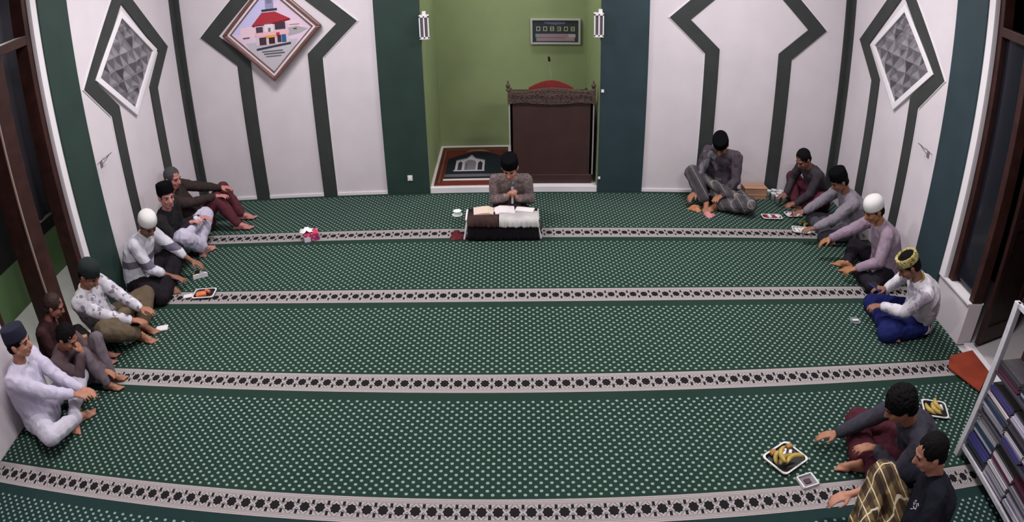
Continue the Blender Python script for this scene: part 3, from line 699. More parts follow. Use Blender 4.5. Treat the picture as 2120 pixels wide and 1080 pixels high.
    if cp:
        kind, cm = cp[0], cp[1]; tb = math.radians(cp[2] if len(cp) > 2 else 8)      # cap tilts back by tb
        Mx = Matrix(((HB[0][0], HB[0][1], HB[0][2], 0), (HB[1][0], HB[1][1], HB[1][2], 0), (HB[2][0], HB[2][1], HB[2][2], 0), (0, 0, 0, 1)))
        Mx = Matrix.Translation(Vector(H(0, -.014, .050))) @ Mx @ Matrix.Rotation(tb, 4, 'X') @ Matrix.Diagonal((hs, hs, hs, 1))
        cbm = MB()
        if kind == 'peci':
            cbm.lathe([(.0935, -.012), (.095, 0), (.092, .045), (.088, .078), (.084, .084), (.05, .088), (.0001, .089)], n=28, sx=.92, sy=1.10, M=Mx)
        elif kind == 'dome':
            cbm.lathe([(.0935, -.022), (.0955, -.005), (.0945, .018), (.089, .044), (.075, .067), (.050, .082), (.024, .088), (.0001, .090)], n=28, sx=.92, sy=1.10, M=Mx)
        elif kind == 'band':
            cbm.lathe([(.0925, -.016), (.095, 0), (.094, .045), (.090, .056), (.080, .056), (.072, .048), (.0001, .046)], n=28, sx=.92, sy=1.10, M=Mx)
        co_ = cbm.build('cap', cm, body, smooth=True); co_.modifiers.new('b', 'BEVEL').width = .002
        if kind == 'band': MB().lathe([(.074, .0475), (.0001, .0505)], n=24, sx=.92, sy=1.10, M=Mx).build('crown', P['crown'], co_, smooth=True)
    body['_x'] = 0; del body['_x']
    # put the origin at the seat
    for ob in [body]+[x for x in COL.objects if x.parent == body]+[y for x in COL.objects if x.parent == body for y in COL.objects if y.parent == x]:
        me = ob.data; me.transform(Matrix.Translation((-hip[0], -hip[1], 0)))
    body.location = (hip[0], hip[1], 0)
    return dict(body=body, arms=arms, legs=legs, hip=hip)

M_hair = mat('black hair', (13, 11, 12), .8, bump=.5, bscale=160, spec=.1)
def fabric(name, rgb, var=.07, rough=.9): return mat(name, rgb, rough, var=var, scale=9, bump=.25, bscale=110, spec=.1)
def batik(name, c1, c2, c3, sc=22, mix3=.35):
    m = mat(name, c1, .88, spec=.1); q = NB(m); q.xyz(); v = q.vor(sc); n = q.noise(sc*.6, 5); n2 = q.noise(sc*1.7, 2)
    c = q.mix(q.m('LESS_THAN', v, .33), c1, c2); c = q.mix(q.m('GREATER_THAN', n, .58), c, c3); c = q.mix(q.m('MULTIPLY', q.band(n2, .47, .53), mix3), c, c1); q.out(c); return m
def plaid(name, c1, c2, c3, p=.075):
    m = mat(name, c1, .9, spec=.1); q = NB(m); X, Y, Z = q.xyz()
    u = q.m('FRACT', q.m('DIVIDE', q.m('ADD', X, q.m('MULTIPLY', Z, .6)), p)); v = q.m('FRACT', q.m('DIVIDE', q.m('SUBTRACT', Y, q.m('MULTIPLY', Z, .6)), p))
    c = q.mix(q.m('MULTIPLY', q.m('LESS_THAN', u, .38), .75), c1, c2); c = q.mix(q.m('MULTIPLY', q.m('LESS_THAN', v, .38), .6), c, c2)
    c = q.mix(q.m('MAXIMUM', q.band(u, .60, .68), q.band(v, .60, .68)), c, c3); q.out(c); return m
def banded(name, c1, c2, z0, z1, dark2=None):
    m = mat(name, c1, .9, spec=.1); q = NB(m); X, Y, Z = q.xyz(); n = q.noise(9, 2)
    zz = q.m('ADD', Z, q.m('MULTIPLY', Y, .0)); c = q.mix(q.band(zz, z0, z1), c1, c2); q.out(q.mix(q.m('MULTIPLY', n, .25), c, (120, 116, 126))); return m

M_peci = mat('black velvet cap', (14, 14, 17), .95, spec=.02)
M_wcap = mat('white knitted cap', (206, 204, 204), .85, bump=.35, bscale=180)
M_gcap = batik('gold patterned cap', (150, 138, 84), (206, 200, 176), (84, 70, 36), 60)
UP = (0, 0, 1); DN = (0, 0, -1)

S1, S2, S3 = (168, 118, 98), (150, 102, 80), (128, 88, 72)
W_shirt = fabric('white cotton', (206, 204, 214), .05)
PEOPLE = {}
def pp(name, **P): PEOPLE[name] = person(P)
pp('imam', hip=(-.02, -.74), face=-90, head=(-.022, -.955, .635), look=(-97, 27), skin=S1, k=.87, hk=1.12, bend=.06, bulk=.0, shirt=batik('brown grey batik', (112, 98, 98), (88, 78, 80), (134, 118, 116), 30), lower=batik('grey sarong', (66, 62, 66), (48, 46, 50), (92, 88, 90), 20),
   cap=('peci', M_peci, 4), collar=fabric('grey collar', (96, 86, 92)), rh=dict(p=(-.05, -.965, .34), d=(.45, -.25, .75), pn=(.8, -.2, -.4), curl=1.0, pole=(-.25, .25, -1)), lh=dict(p=(.05, -.96, .32), d=(-.45, -.25, .75), pn=(-.8, -.2, -.4), curl=1.0, pole=(.25, .25, -1)),
   rf=dict(p=(.06, -.98, .06), d=(1, -.1, 0), up=(0, -.6, .6)), lf=dict(p=(-.10, -.93, .06), d=(-1, -.1, 0), up=(0, -.6, .6)),
   label='person in brown grey batik shirt and black cap behind the low table with microphone')
pp('r1', hip=(2.36, -.25), face=236, head=(2.22, -.45, .735), look=(245, 50), skin=S2, k=.96, hk=1.06, bend=.09, bulk=.0, shirt=batik('dark grey batik', (74, 66, 74), (56, 50, 56), (116, 112, 120), 12), lower=plaid('grey check sarong', (84, 80, 84), (60, 56, 62), (122, 120, 112), .11),
   cap=('peci', M_peci, 2), rh=dict(p=(1.98, -.40, .09), d=(-.6, -.6, -.2), curl=.5), lh=dict(p=(2.27, -.52, .17), d=(-.6, -.5, 0), curl=.5), rf=dict(p=(2.12, -.47, .06), d=(-.3, -1, 0), up=(0, 0, 1), pole=(-.6, .2, .7)), lf=dict(p=(2.22, -.52, .06), d=(-1, -.5, 0), pole=(.8, -.9, .2)),
   label='person in dark grey batik and black cap, bowed, seated beside the cardboard box')
pp('r2', hip=(3.50, -.42), face=196, head=(3.16, -.58, .66), look=(205, 40), skin=S3, k=.86, hk=1.10, bend=.06, shirt=fabric('charcoal shirt', (58, 52, 58), .12), lower=fabric('maroon cloth', (84, 40, 52), .12), hair='short',
   rh=dict(p=(3.10, -.38, .16), d=(-1, -.3, -.1)), lh=dict(p=(3.14, -.60, .14), d=(-1, -.2, -.1)), rf=dict(p=(3.22, -.40, .06), d=(-.9, .2, 0), pole=(-.6, .5, .5)), lf=dict(p=(3.26, -.55, .06), d=(-.9, .2, 0), pole=(-.7, -.6, .3)), label='person with bare black hair in charcoal shirt by the trays in the right corner')
pp('r3', hip=(3.60, -1.10), face=176, head=(3.33, -1.19, .66), look=(185, 35), skin=S3, k=.96, hk=1.04, bend=.06, bulk=.01, shirt=fabric('pale grey shirt', (124, 118, 128), .06), lower=fabric('slate trousers', (70, 68, 76), .1), lower_kind='trousers', fold=.009,
   cap=('peci', M_peci, 5), rh=dict(p=(3.09, -.86, .13), d=(-1, .1, -.2)), lh=dict(p=(2.96, -1.32, .10), d=(-1, -.05, -.1)), label='person in pale grey long sleeves and black cap, reaching over the first border')
pp('r4', hip=(3.62, -1.97), face=176, head=(3.33, -1.99, .70), look=(190, 30), skin=(150, 104, 72), k=.97, hk=1.10, bend=.05, bulk=.02, shirt=fabric('mauve grey shirt', (142, 124, 140), .07), lower=fabric('black trousers', (34, 30, 38), .15), lower_kind='trousers',
   cap=('dome', M_wcap, 3), collar=fabric('mauve collar', (168, 152, 168)), rh=dict(p=(3.02, -1.60, .16), d=(-1, .0, -.45), curl=.4), lh=dict(p=(3.22, -2.10, .15), d=(-1, .2, -.3), curl=.6),
   rf=dict(p=(3.26, -1.82, .06), d=(-.8, .6, 0)), lf=dict(p=(3.30, -1.93, .06), d=(-.8, .4, 0)), label='person in mauve shirt and white skullcap, leaning on the right wall')
pp('r5', hip=(3.50, -2.88), face=172, head=(3.17, -3.0, .675), look=(170, 44), skin=S3, k=.97, hk=1.04, bend=.07, bulk=.025, shirt=batik('white embroidered shirt', (196, 192, 200), (184, 178, 190), (150, 140, 156), 9, .2), lower=fabric('royal blue sarong', (28, 34, 86), .2),
   cap=('band', M_gcap, 6), crown=fabric('dark crown', (58, 40, 36)), collar=fabric('yellow black collar', (120, 104, 48), .4), rh=dict(p=(3.18, -2.74, .30), d=(-.9, .2, .1), curl=.7), lh=dict(p=(3.09, -2.88, .22), d=(-1, .1, 0), curl=.8),
   label='person in white embroidered shirt, gold patterned cap and blue sarong at the right wall')
pp('r6', hip=(2.60, -4.47), face=172, head=(2.26, -4.60, .62), look=(172, 35), skin=S2, k=.96, hk=1.06, bend=.07, shirt=fabric('dark slate shirt', (56, 54, 64), .1), lower=fabric('dark red plaid', (72, 34, 44), .25), hair='curly',
   rh=dict(p=(2.08, -4.27, .12), d=(-1, .25, -.25), curl=.3), lh=dict(p=(2.24, -4.55, .24), d=(-1, .2, 0)), lf=dict(p=(2.36, -4.38, .06), d=(-.9, .4, 0), pole=(-.9, -.55, .1)), rf=dict(p=(2.20, -4.50, .06), d=(-.9, .3, 0), pole=(-.9, .5, .05)), label='person with curly black hair in dark slate shirt, stretching an arm toward a tray')
pp('r7', hip=(2.24, -5.24), face=160, head=(2.235, -5.06, .665), look=(170, 25), skin=S1, k=1.0, bend=.05, bulk=.015, shirt=fabric('black t-shirt', (26, 27, 36), .1), lower=plaid('yellow black plaid', (110, 92, 60), (44, 34, 36), (196, 184, 160), .10), hair='short', sleeve=.62,
   rh=dict(p=(1.90, -4.88, .20), d=(-1, .0, -.2), curl=.5), lh=dict(p=(2.05, -5.2, .2), d=(-1, .0, 0)), rf=dict(p=(1.93, -5.08, .06), d=(-.6, -.8, 0), pole=(-.6, .5, .45)), label='person in black t-shirt and yellow plaid sarong, nearest at the bottom right')
pp('l1', hip=(-3.40, -.78), face=5, head=(-3.53, -1.02, .71), look=(-20, 12), skin=(172, 112, 106), k=.96, hk=1.05, bend=.05, shirt=fabric('dark brown jacket', (52, 42, 42), .15), lower=fabric('maroon trousers', (82, 42, 50), .12), lower_kind='trousers', hair='short', hair_mat=mat('greying hair', (58, 58, 60), .8, bump=.5, bscale=120),
   rh=dict(p=(-3.10, -.88, .42), d=(1, .2, 0), curl=.4, pole=(0, -.15, -1)), lh=dict(p=(-3.10, -.68, .43), d=(1, 0, 0)), rf=dict(p=(-2.93, -.86, .07), d=(1, .05, 0), up=UP, pole=(0, 0, 1)), lf=dict(p=(-2.98, -.60, .07), d=(1, .1, 0), up=UP, pole=(.0, .3, 1)),
   label='person in dark jacket and maroon trousers, knees drawn up, in the back left corner')
pp('l2', hip=(-3.46, -1.38), face=0, head=(-3.36, -1.53, .715), look=(-42, 8), skin=(176, 122, 116), k=.95, hk=1.08, bend=.05, shirt=fabric('black shirt', (36, 34, 38), .12), lower=fabric('lilac white sarong', (182, 176, 196), .08), fold=.010,
   cap=('peci', M_peci, 12), rh=dict(p=(-3.22, -1.44, .37), d=(.9, .2, .2), curl=.9), lh=dict(p=(-3.20, -1.22, .33), d=(1, 0, 0), pole=(.1, .1, -1)), rf=dict(p=(-3.12, -1.40, .06), d=(.4, .9, 0), pole=(.9, -.15, .25)), lf=dict(p=(-3.2, -1.36, .06), d=(.5, -.8, 0), pole=(.9, .2, .2)), label='person in black shirt, black cap and lilac white sarong by the left wall')
pp('l3', hip=(-3.53, -2.11), face=-4, head=(-3.30, -2.10, .68), look=(-38, 38), skin=S3, k=.97, hk=1.06, bend=.06, bulk=.02, shirt=banded('white shirt grey band', (200, 200, 210), (98, 92, 110), .30, .37), lower=fabric('black sarong', (30, 26, 32), .15),
   cap=('dome', M_wcap, 14), collar=fabric('white collar', (204, 202, 206)), sleeve=.6, rh=dict(p=(-3.17, -2.12, .14), d=(.9, .1, -.3), curl=.4), lh=dict(p=(-3.03, -1.87, .15), d=(1, -.1, -.4), curl=.4), lf=dict(p=(-3.2, -2.10, .06), d=(.6, -.7, 0), pole=(.9, .2, .1)),
   label='person in white shirt with grey chest band and white skullcap, head bowed, left side')
pp('l4', hip=(-3.50, -2.90), face=0, head=(-3.43, -3.02, .675), look=(-12, 35), skin=S2, k=.96, hk=1.06, bend=.05, bulk=.01, shirt=batik('white grey print shirt', (188, 184, 194), (120, 116, 128), (206, 202, 212), 16), lower=fabric('olive brown sarong', (92, 80, 66), .15),
   cap=('dome', mat('dark green cap', (20, 30, 30), .9), 6), collar=fabric('cream collar', (196, 188, 186)), rh=dict(p=(-3.09, -2.97, .17), d=(1, .1, -.1)), lh=dict(p=(-3.05, -2.83, .16), d=(1, -.05, -.1)), rf=dict(p=(-3.12, -2.98, .06), d=(1, -.2, 0), up=UP, pole=(.7, -.4, .25)), lf=dict(p=(-3.16, -2.84, .06), d=(1, -.2, 0), pole=(.8, .6, .1)),
   label='person in white printed shirt, dark green cap and olive sarong, sitting before the left doorway')
pp('l5', hip=(-3.82, -3.36), face=5, head=(-3.66, -3.34, .57), look=(20, 30), skin=(150, 100, 88), k=.78, hk=1.18, bend=.05, shirt=fabric('dark maroon brown top', (60, 38, 40), .2), lower=fabric('black brown trousers', (34, 30, 32), .15), lower_kind='trousers', hair='short', hair_mat=mat('brown hair', (48, 30, 28), .7),
   rh=dict(p=(-3.56, -3.38, .20), d=(1, 0, 0), pole=(0, -.2, -1)), lh=dict(p=(-3.54, -3.30, .22), d=(1, 0, 0), curl=.8, pole=(0, .2, -1)), rf=dict(p=(-3.34, -3.33, .06), d=(1, .05, 0), up=UP, pole=(0, -.1, 1)), lf=dict(p=(-3.36, -3.25, .06), d=(1, .2, 0), up=UP, pole=(0, .1, 1)), label='person in dark brown clothes half hidden behind the sitter in the printed shirt')
pp('l6', hip=(-3.42, -3.54), face=-2, head=(-3.29, -3.72, .53), look=(-5, 35), skin=S2, k=.80, hk=1.16, bend=.06, shirt=fabric('grey brown shirt', (92, 76, 80), .12), lower=fabric('grey brown trousers', (98, 88, 96), .12), lower_kind='trousers', hair='short',
   rh=dict(p=(-3.18, -3.74, .41), d=(-.3, .2, .8), pn=(-1, 0, 0), curl=.7, pole=(.5, .0, -.8)), lh=dict(p=(-3.14, -3.60, .14), d=(1, -.2, -.1)), rf=dict(p=(-3.11, -3.66, .06), d=(1, 0, 0), up=UP, pole=(0, -.1, 1)), lf=dict(p=(-3.13, -3.55, .06), d=(1, .2, 0), up=UP, pole=(0, .2, .9)),
   label='small person in grey brown shirt, knees up and hand raised to the face')
pp('l7', hip=(-3.52, -4.10), face=8, head=(-3.43, -4.115, .745), look=(12, 4), skin=S1, k=.96, hk=1.05, bend=.04, bulk=.02, shirt=fabric('white lilac shirt', (190, 184, 204), .06), lower=fabric('white trousers', (186, 182, 196), .06), lower_kind='trousers',
   cap=('peci', mat('navy cap', (26, 26, 44), .9), 8), collar=fabric('shirt collar', (196, 192, 208)), rh=dict(p=(-3.10, -3.98, .18), d=(1, .2, -.1)), lh=dict(p=(-3.14, -3.94, .20), d=(1, 0, -.1), pole=(.1, -.1, -1)), lf=dict(p=(-3.22, -4.08, .06), d=(.5, -.8, 0), pole=(.9, .28, .1)), rf=dict(p=(-3.18, -4.06, .06), d=(.5, .8, 0), pole=(.9, -.4, .1)), label='person in white lilac shirt, white trousers and navy cap, nearest on the left')

# small white print on the chest of the nearest black t-shirt
def chest_print(P_, world_pt, toward):
    body = P_['body']; sh_ = [o for o in COL.objects if o.parent == body and o.name.startswith('shirt')][0]
    from mathutils.bvhtree import BVHTree
    bv = BVHTree.FromPolygons([v.co for v in sh_.data.vertices], [p.vertices for p in sh_.data.polygons])
    base = Vector(world_pt)-body.location; d = Vector(toward).normalized()
    h = bv.ray_cast(base+d*.6, -d)
    if h[0] is None: return
    n = h[1]; a = n.cross(Vector((0, 0, 1))).normalized(); b_ = a.cross(n)*-1
    if b_.z < 0: b_ = -b_
    for nm_, curve in (('printed_mark', [(-.022, .03), (-.008, .038), (.0, .026), (-.012, .016), (-.02, .004), (-.006, -.004), (.01, -.002)]), ('printed_mark', [(.012, .036), (.024, .030), (.024, .012), (.012, .006), (.010, .022), (.016, .034)]), ('printed_mark', [(.0, -.012), (.010, -.024), (.022, -.034)])):
        pts = []
        for u, v in curve:
            q_ = bv.ray_cast(h[0]+a*u+b_*v+n*.08, -n); pts.append(tuple((q_[0] if q_[0] is not None else h[0]+a*u+b_*v)+n*.0012))
        MB().tube(pts, .0028, 5).build(nm_, mat('white print', (196, 190, 200), .8), sh_)
chest_print(PEOPLE['r7'], (2.2, -5.16, .36), (-.35, -.75, .5))

# ================================================================ THINGS ON THE CARPET
M_tblack = fabric('dark table cloth', (30, 26, 32), .15); M_paper = mat('paper', (214, 206, 208), .8); M_cream = mat('cream paper', (206, 184, 172), .8)
M_tray = mat('black tray', (26, 24, 26), .35, spec=.5); M_rim = mat('white tray rim', (206, 204, 206), .5)
# ---- folding table before the reader
tb = empty('folding_table', (-.10, -1.115, 0), 0, 'low white folding table in front of the reader holding the microphone', 'table')
TX, TY, TH = .355, .125, .222
MB().box(-TX, TX, -TY, TY, TH-.018, TH).build('tabletop', M_white, tb, bevel=.006)
for sx in (-1, 1):
    for sy in (-1, 1):
        MB().tube([(sx*(TX-.03), sy*(TY-.03), TH-.01), (sx*(TX+.015), sy*(TY-.015), .006)], .011, 8).build('leg', M_white, tb)
    MB().tube([(sx*(TX-.005), -TY+.02, .07), (sx*(TX-.005), TY-.02, .07)], .007, 6).build('stretcher', M_white, tb)
def drape(name, x0, x1, m, lb, cat, y0, y1, z, drop, off=0., seed=0, back=.03):
    """cloth over the top that hangs down the front with folds"""
    r = random.Random(seed); n = 40; v = []; f = []
    prof = [(y1+.004, z-back), (y1+.004, z+.002), ((y0+y1)/2, z+.003), (y0-.006, z+.002), (y0-.012, z-.02)]+[(y0-.014, z-drop*t) for t in (.35, .6, .8, 1.)]
    for i in range(n+1):
        x = x0+(x1-x0)*i/n; w_ = .006*math.sin(i*.9+seed)+.004*math.sin(i*2.3)
        for j, (y, zz) in enumerate(prof):
            a = max(0, (j-3))/5
            v.append((x+(.012*math.sin(i*.5)*a), y-abs(w_)*a*2.2-off, max(zz+(.004*math.sin(i*.6+1)*a), .006)))
    k = len(prof)
    for i in range(n):
        for j in range(k-1): f.append((i*k+j, i*k+j+1, (i+1)*k+j+1, (i+1)*k+j))
    b = MB().add(v, f); o = b.build(name, m, smooth=True); s = o.modifiers.new('s', 'SOLIDIFY'); s.thickness = .003; s.offset = 1
    return tag(o, lb, cat)
drape('tablecloth', -.435, .245, M_tblack, 'dark cloth hanging down the front of the low folding table', 'tablecloth', -1.24, -1.0, TH, .215, seed=1)
drape('white_cloth', -.13, .245, fabric('crumpled white cloth', (176, 174, 172), .15), 'crumpled white cloth over the right half of the low folding table', 'cloth', -1.262, -1.08, TH+.006, .075, seed=4, back=0.)
drape('brown_cloth', -.43, -.14, fabric('brown table runner', (58, 42, 40), .3), 'brown cloth over the left half of the low folding table', 'cloth', -1.262, -1.10, TH+.006, .07, seed=6, back=0.)
ob = empty('open_book', (-.18, -1.07, TH+.004), .06, 'open book with cream and white pages on the low folding table', 'book')
for s_, m_ in ((-1, M_cream), (1, M_paper)):
    pts = [(s_*.002, .0), (s_*.06, .022), (s_*.13, .018), (s_*.20, .008)]
    b = MB(); v = []
    for x, z in pts: v += [(x, -.085, z+.004), (x, .085, z+.004), (x, -.085, 0.002), (x, .085, 0.002)]
    f = []
    for i in range(3): a = 4*i; f += [(a, a+1, a+5, a+4), (a+2, a+6, a+7, a+3), (a, a+4, a+6, a+2), (a+1, a+3, a+7, a+5)]
    f += [(0, 2, 3, 1), (12, 13, 15, 14)]
    b.add(v, f).build('page_block', m_, ob)
MB().box(-.205, .205, -.092, .092, 0, .003).build('cover', mat('book cover', (50, 36, 34), .6), ob)
tag(MB().box(-.09, .09, -.05, .05, 0, .008).build('loose_paper', M_paper, loc=(.12, -1.045, TH+.007), rot=(0, 0, -.25)), 'loose white paper at the back right of the low folding table', 'paper')
# microphone in his hands
mi = empty('handheld_microphone', (0.0, -.985, .30), 0, 'pale microphone held in both hands behind the low table', 'microphone')
MB().tube([(0, -.015, -.02), (0, .0, .08), (.002, .012, .15)], [.011, .012, .015], 10).build('handle', mat('mic silver', (176, 172, 178), .35, metal=.4), mi)
MB().ell((.002, .018, .172), (.024, .024, .028)).build('mic_head', mat('mic grille', (96, 96, 104), .4, metal=.5), mi)
# small things near the table
cu = empty('white_cup', (-.577, -.641, 0), 0, 'small white cup standing on the carpet left of the reader', 'cup')
MB().lathe([(.030, 0), (.036, .012), (.042, .045), (.044, .05), (.040, .05), (.034, .014), (.0001, .010)], n=18).build('cup_body', mat('porcelain', (226, 232, 230), .25, spec=.6), cu, smooth=True)
MB().lathe([(.052, 0), (.056, .006), (.03, .004)], n=18).build('saucer', mat('porcelain', (226, 232, 230), .25), cu)
def cloth_heap(name, x, y, r, h, m, lb, cat, seed=0, sx=1., sy=1.):
    b = MB(); n = 26; v = []; f = []; rings = 9
    for j in range(rings+1):
        t = j/rings; rr = r*(1-t)**.8
        for i in range(n):
            th = 2*PI*i/n; q_ = 1+.22*math.sin(3*th+seed)+.12*math.sin(7*th+seed*2+t*3); z = h*(1-(1-t)**2)*(.75+.3*math.sin(2*th+seed+t*4))
            v.append((rr*q_*math.cos(th)*sx, rr*q_*math.sin(th)*sy, max(.002, z)))
    for j in range(rings):
        for i in range(n): f.append((j*n+i, j*n+(i+1) % n, (j+1)*n+(i+1) % n, (j+1)*n+i))
    f.append(list(range(n))[::-1]); f.append(list(range(rings*n, rings*n+n)))
    o = b.add(v, f).build(name, m, loc=(x, y, 0), smooth=True); return tag(o, lb, cat)
cloth_heap('folded_cloth', -.535, -1.16, .085, .06, fabric('maroon cloth heap', (96, 40, 48), .4), 'crumpled maroon cloth beside the left end of the low folding table', 'cloth', 2)
# ---- tissue box
ts = empty('tissue_box', (-2.03, -1.135, 0), .35, 'pink flowered tissue box with a white tissue on the first border', 'tissue box')
MB().box(-.075, .075, -.06, .06, 0, .085).build('box', batik('pink flower print', (186, 60, 92), (214, 150, 178), (120, 50, 120), 28), ts, bevel=.006)
MB().box(-.078, -.015, -.064, .0, -.0, .05).build('side_label', mat('pale lilac label', (206, 198, 216), .6), ts)
v = []; f = []
for i in range(9):
    for j in range(7):
        u, w_ = i/8-.5, j/6-.5; v.append((-.045+u*.13+.01*math.sin(j*2), w_*.10+.01*math.sin(i*1.7), .085+.055*(1-abs(u)*1.6)*(1-abs(w_)*.9)+.008*math.sin(i*2+j)))
for i in range(8):
    for j in range(6): a = i*7+j; f.append((a, a+1, a+8, a+7))
t_ = MB().add(v, f).build('tissue', mat('tissue', (228, 226, 226), .9), ts, smooth=True); t_.modifiers.new('s', 'SOLIDIFY').thickness = .002
# ---- snack trays
M_ban = mat('banana skin', (176, 150, 76), .5, var=.25, scale=30); M_ban2 = mat('banana tip', (52, 40, 22), .7)
def tray(x, y, w_, d_, rz, lb, h=.022, m=None):
    t = empty('snack_tray', (x, y, 0), rz, lb, 'tray')
    def rr(a, b, c=.03, n=5): return [(sx*(a-c)+c*math.cos(t0+PI/2*k/n), sy*(b-c)+c*math.sin(t0+PI/2*k/n)) for sx, sy, t0 in ((1, 1, 0), (-1, 1, PI/2), (-1, -1, PI), (1, -1, 1.5*PI)) for k in range(n+1)]
    A, B, Cc = rr(w_/2, d_/2), rr(w_/2-.012, d_/2-.012), rr(w_/2-.022, d_/2-.022)
    n = len(A); base = MB(); v = [(p[0], p[1], .0) for p in Cc]+[(p[0], p[1], h) for p in B]+[(p[0], p[1], h-.004) for p in B]+[(p[0]*.98, p[1]*.98, .004) for p in Cc]
    f = [list(range(n))[::-1]]+[(i, (i+1) % n, n+(i+1) % n, n+i) for i in range(n)]+[(2*n+i, 2*n+(i+1) % n, 3*n+(i+1) % n, 3*n+i) for i in range(n)]+[list(range(3*n, 4*n))]
    base.add(v, f).build('tray_body', m or M_tray, t)
    rim = MB(); v = [(p[0], p[1], h-.003) for p in A]+[(p[0], p[1], h+.004) for p in A]+[(p[0], p[1], h+.004) for p in B]+[(p[0], p[1], h-.003) for p in B]
    f = []
    for k in range(4): f += [(k*n+i, k*n+(i+1) % n, ((k+1) % 4)*n+(i+1) % n, ((k+1) % 4)*n+i) for i in range(n)]
    rim.add(v, f).build('rim', M_rim, t)
    return t
def banana(x, y, z, rz, lb, L_=.15, g='bananas on the snack trays', m=None):
    b = MB(); pts = [(L_*(t-.5), .035*(1-(2*t-1)**2)-.02, .016+.004*math.sin(PI*t)) for t in np.linspace(0, 1, 9)]
    b.tube(pts, [.006, .013, .016, .017, .017, .017, .016, .012, .005], 8)
    o = b.build('banana', m or M_ban, loc=(x, y, z), rot=(0, 0, rz), smooth=True); MB().tube([pts[0], (pts[0][0]-.018, pts[0][1]-.008, .018)], .005, 6).build('stem', M_ban2, o)
    return tag(o, lb, 'banana', g)
def snack(name, x, y, z, rz, sz, m, lb, cat, g=None):
    b = MB().box(-sz[0]/2, sz[0]/2, -sz[1]/2, sz[1]/2, 0, sz[2]); return tag(b.build(name, m, loc=(x, y, z), rot=(0, 0, rz), bevel=min(sz)*.3), lb, cat, g)
M_kraft = mat('fried snack', (150, 108, 66), .8, var=.3, scale=40); M_or = mat('orange snack', (206, 112, 70), .7, var=.3, scale=30); M_redp = mat('red wrapper', (146, 40, 48), .4, var=.2); M_wp = mat('white wrapper', (216, 212, 214), .5)
# front right tray
tray(1.722, -4.345, .25, .22, .55, 'black tray with white rim and bananas, nearest tray, left of the reaching hand')
for k, (dx, dy, rz) in enumerate(((-.045, .02, .9), (-.01, -.03, .5), (.03, -.055, .35), (-.05, -.035, 1.3))):
    banana(1.722+dx, -4.345+dy, .006+.024*k, rz, ('lowest', 'second lowest', 'second highest', 'topmost')[k]+' banana on the nearest white rimmed tray at the bottom right')
for k, (dx, dy) in enumerate(((.01, .055), (.045, .04))): snack('wrapped_cracker', 1.722+dx, -4.345+dy, .006, 1.1, (.07, .022, .02), M_wp, ('left', 'right')[k]+' white wrapped cracker on the nearest tray beside the bananas', 'snack', 'wrapped crackers on the nearest tray')
snack('fried_snack', 1.722-.07, -4.345+.06, .006, .3, (.05, .045, .025), M_kraft, 'brown fried snack in the far left corner of the nearest tray', 'snack')
snack('fried_snack', 1.722+.0, -4.345-.0, .112, .3, (.045, .035, .02), M_kraft, 'brown fried snack on top of the bananas of the nearest tray', 'snack')
tc = empty('square_dish', (1.815, -4.555, 0), .25, 'small clear square dish just below the nearest banana tray', 'dish')
MB().box(-.055, .055, -.05, .05, 0, .006).build('base', mat('grey plastic dish', (120, 116, 124), .3), tc)
b = MB()
for a in ((-.062, -.05, -.056, .056), (.05, .062, -.056, .056), (-.062, .062, .046, .056), (-.062, .062, -.056, -.046)): b.box(*a, .0, .022)
b.build('rim', M_rim, tc, bevel=.003)
snack('sambal_sachet', 1.815, -4.555, .0065, .2, (.045, .04, .008), mat('dark sauce', (70, 44, 50), .4), 'dark sauce sachet inside the small square dish', 'sachet')
# tray behind the curly-haired person
tray(3.12, -3.99, .22, .20, -.3, 'black tray with white rim and bananas behind the curly haired person')
for k, (dx, dy, rz) in enumerate(((-.05, .0, 1.9), (-.02, -.02, 1.7), (.0, .0, 1.5))): banana(3.12+dx, -3.99+dy, .006+.022*k, rz, ('lowest', 'middle', 'topmost')[k]+' banana on the tray behind the curly haired person', .14)
for k, dx in enumerate((.04, .07)): snack('wrapped_cracker', 3.12+dx, -3.98, .006, 1.3, (.07, .022, .02), M_wp, ('left', 'right')[k]+' white wrapped cracker on the tray behind the curly haired person', 'snack', 'wrapped crackers on the tray behind the curly hair')
# left tray
tray(-2.80, -2.235, .22, .17, .1, 'black tray with orange snacks on the second border at the left')
snack('orange_snack', -2.83, -2.25, .006, .4, (.10, .07, .03), M_or, 'larger orange snack on the left border tray', 'snack'); snack('orange_snack', -2.78, -2.20, .006, -.4, (.06, .025, .03), M_or, 'thin orange snack slice at the far side of the left border tray', 'snack')
snack('napkin', -2.965, -2.26, .001, .3, (.09, .06, .012), M_wp, 'white napkin on the carpet left of the orange snack tray', 'napkin')
pk = empty('snack_packet', (-2.985, -1.885, 0), .3, 'white and black snack packet with yellow top by the bowed left person', 'packet')
MB().prism([(-.07, -.05, 0), (.08, -.02, 0), (-.02, .05, 0)], (0, 0, 0), (0, 0, .05)).build('pack', M_wp, pk, bevel=.005); MB().box(-.05, .0, -.03, .02, .05, .06).build('label_patch', M_tray, pk); MB().box(-.07, -.02, .03, .06, .0, .04).build('yellow_top', mat('yellow wrapper', (190, 180, 40), .5), pk)
snack('white_plate', -3.0, -2.80, .001, .3, (.11, .08, .015), M_wp, 'small white plate of food by the printed-shirt sitter', 'plate')
snack('gold_packet', -3.48, -3.33, .245, .5, (.10, .045, .03), mat('gold wrapper', (170, 140, 92), .4, var=.5, scale=60), 'gold snack packet in the lap of the person in dark brown clothes', 'packet')
cb = empty('small_glass', (-3.15, -1.40, .35), 0, 'small glass held by the person in the lilac sarong', 'glass'); 
MB().lathe([(.020, 0), (.026, .07), (.023, .07), (.018, .006), (.0001, .006)], n=14).build('glass_wall', mat('milky glass', (196, 190, 198), .2, spec=.6), cb, smooth=True)
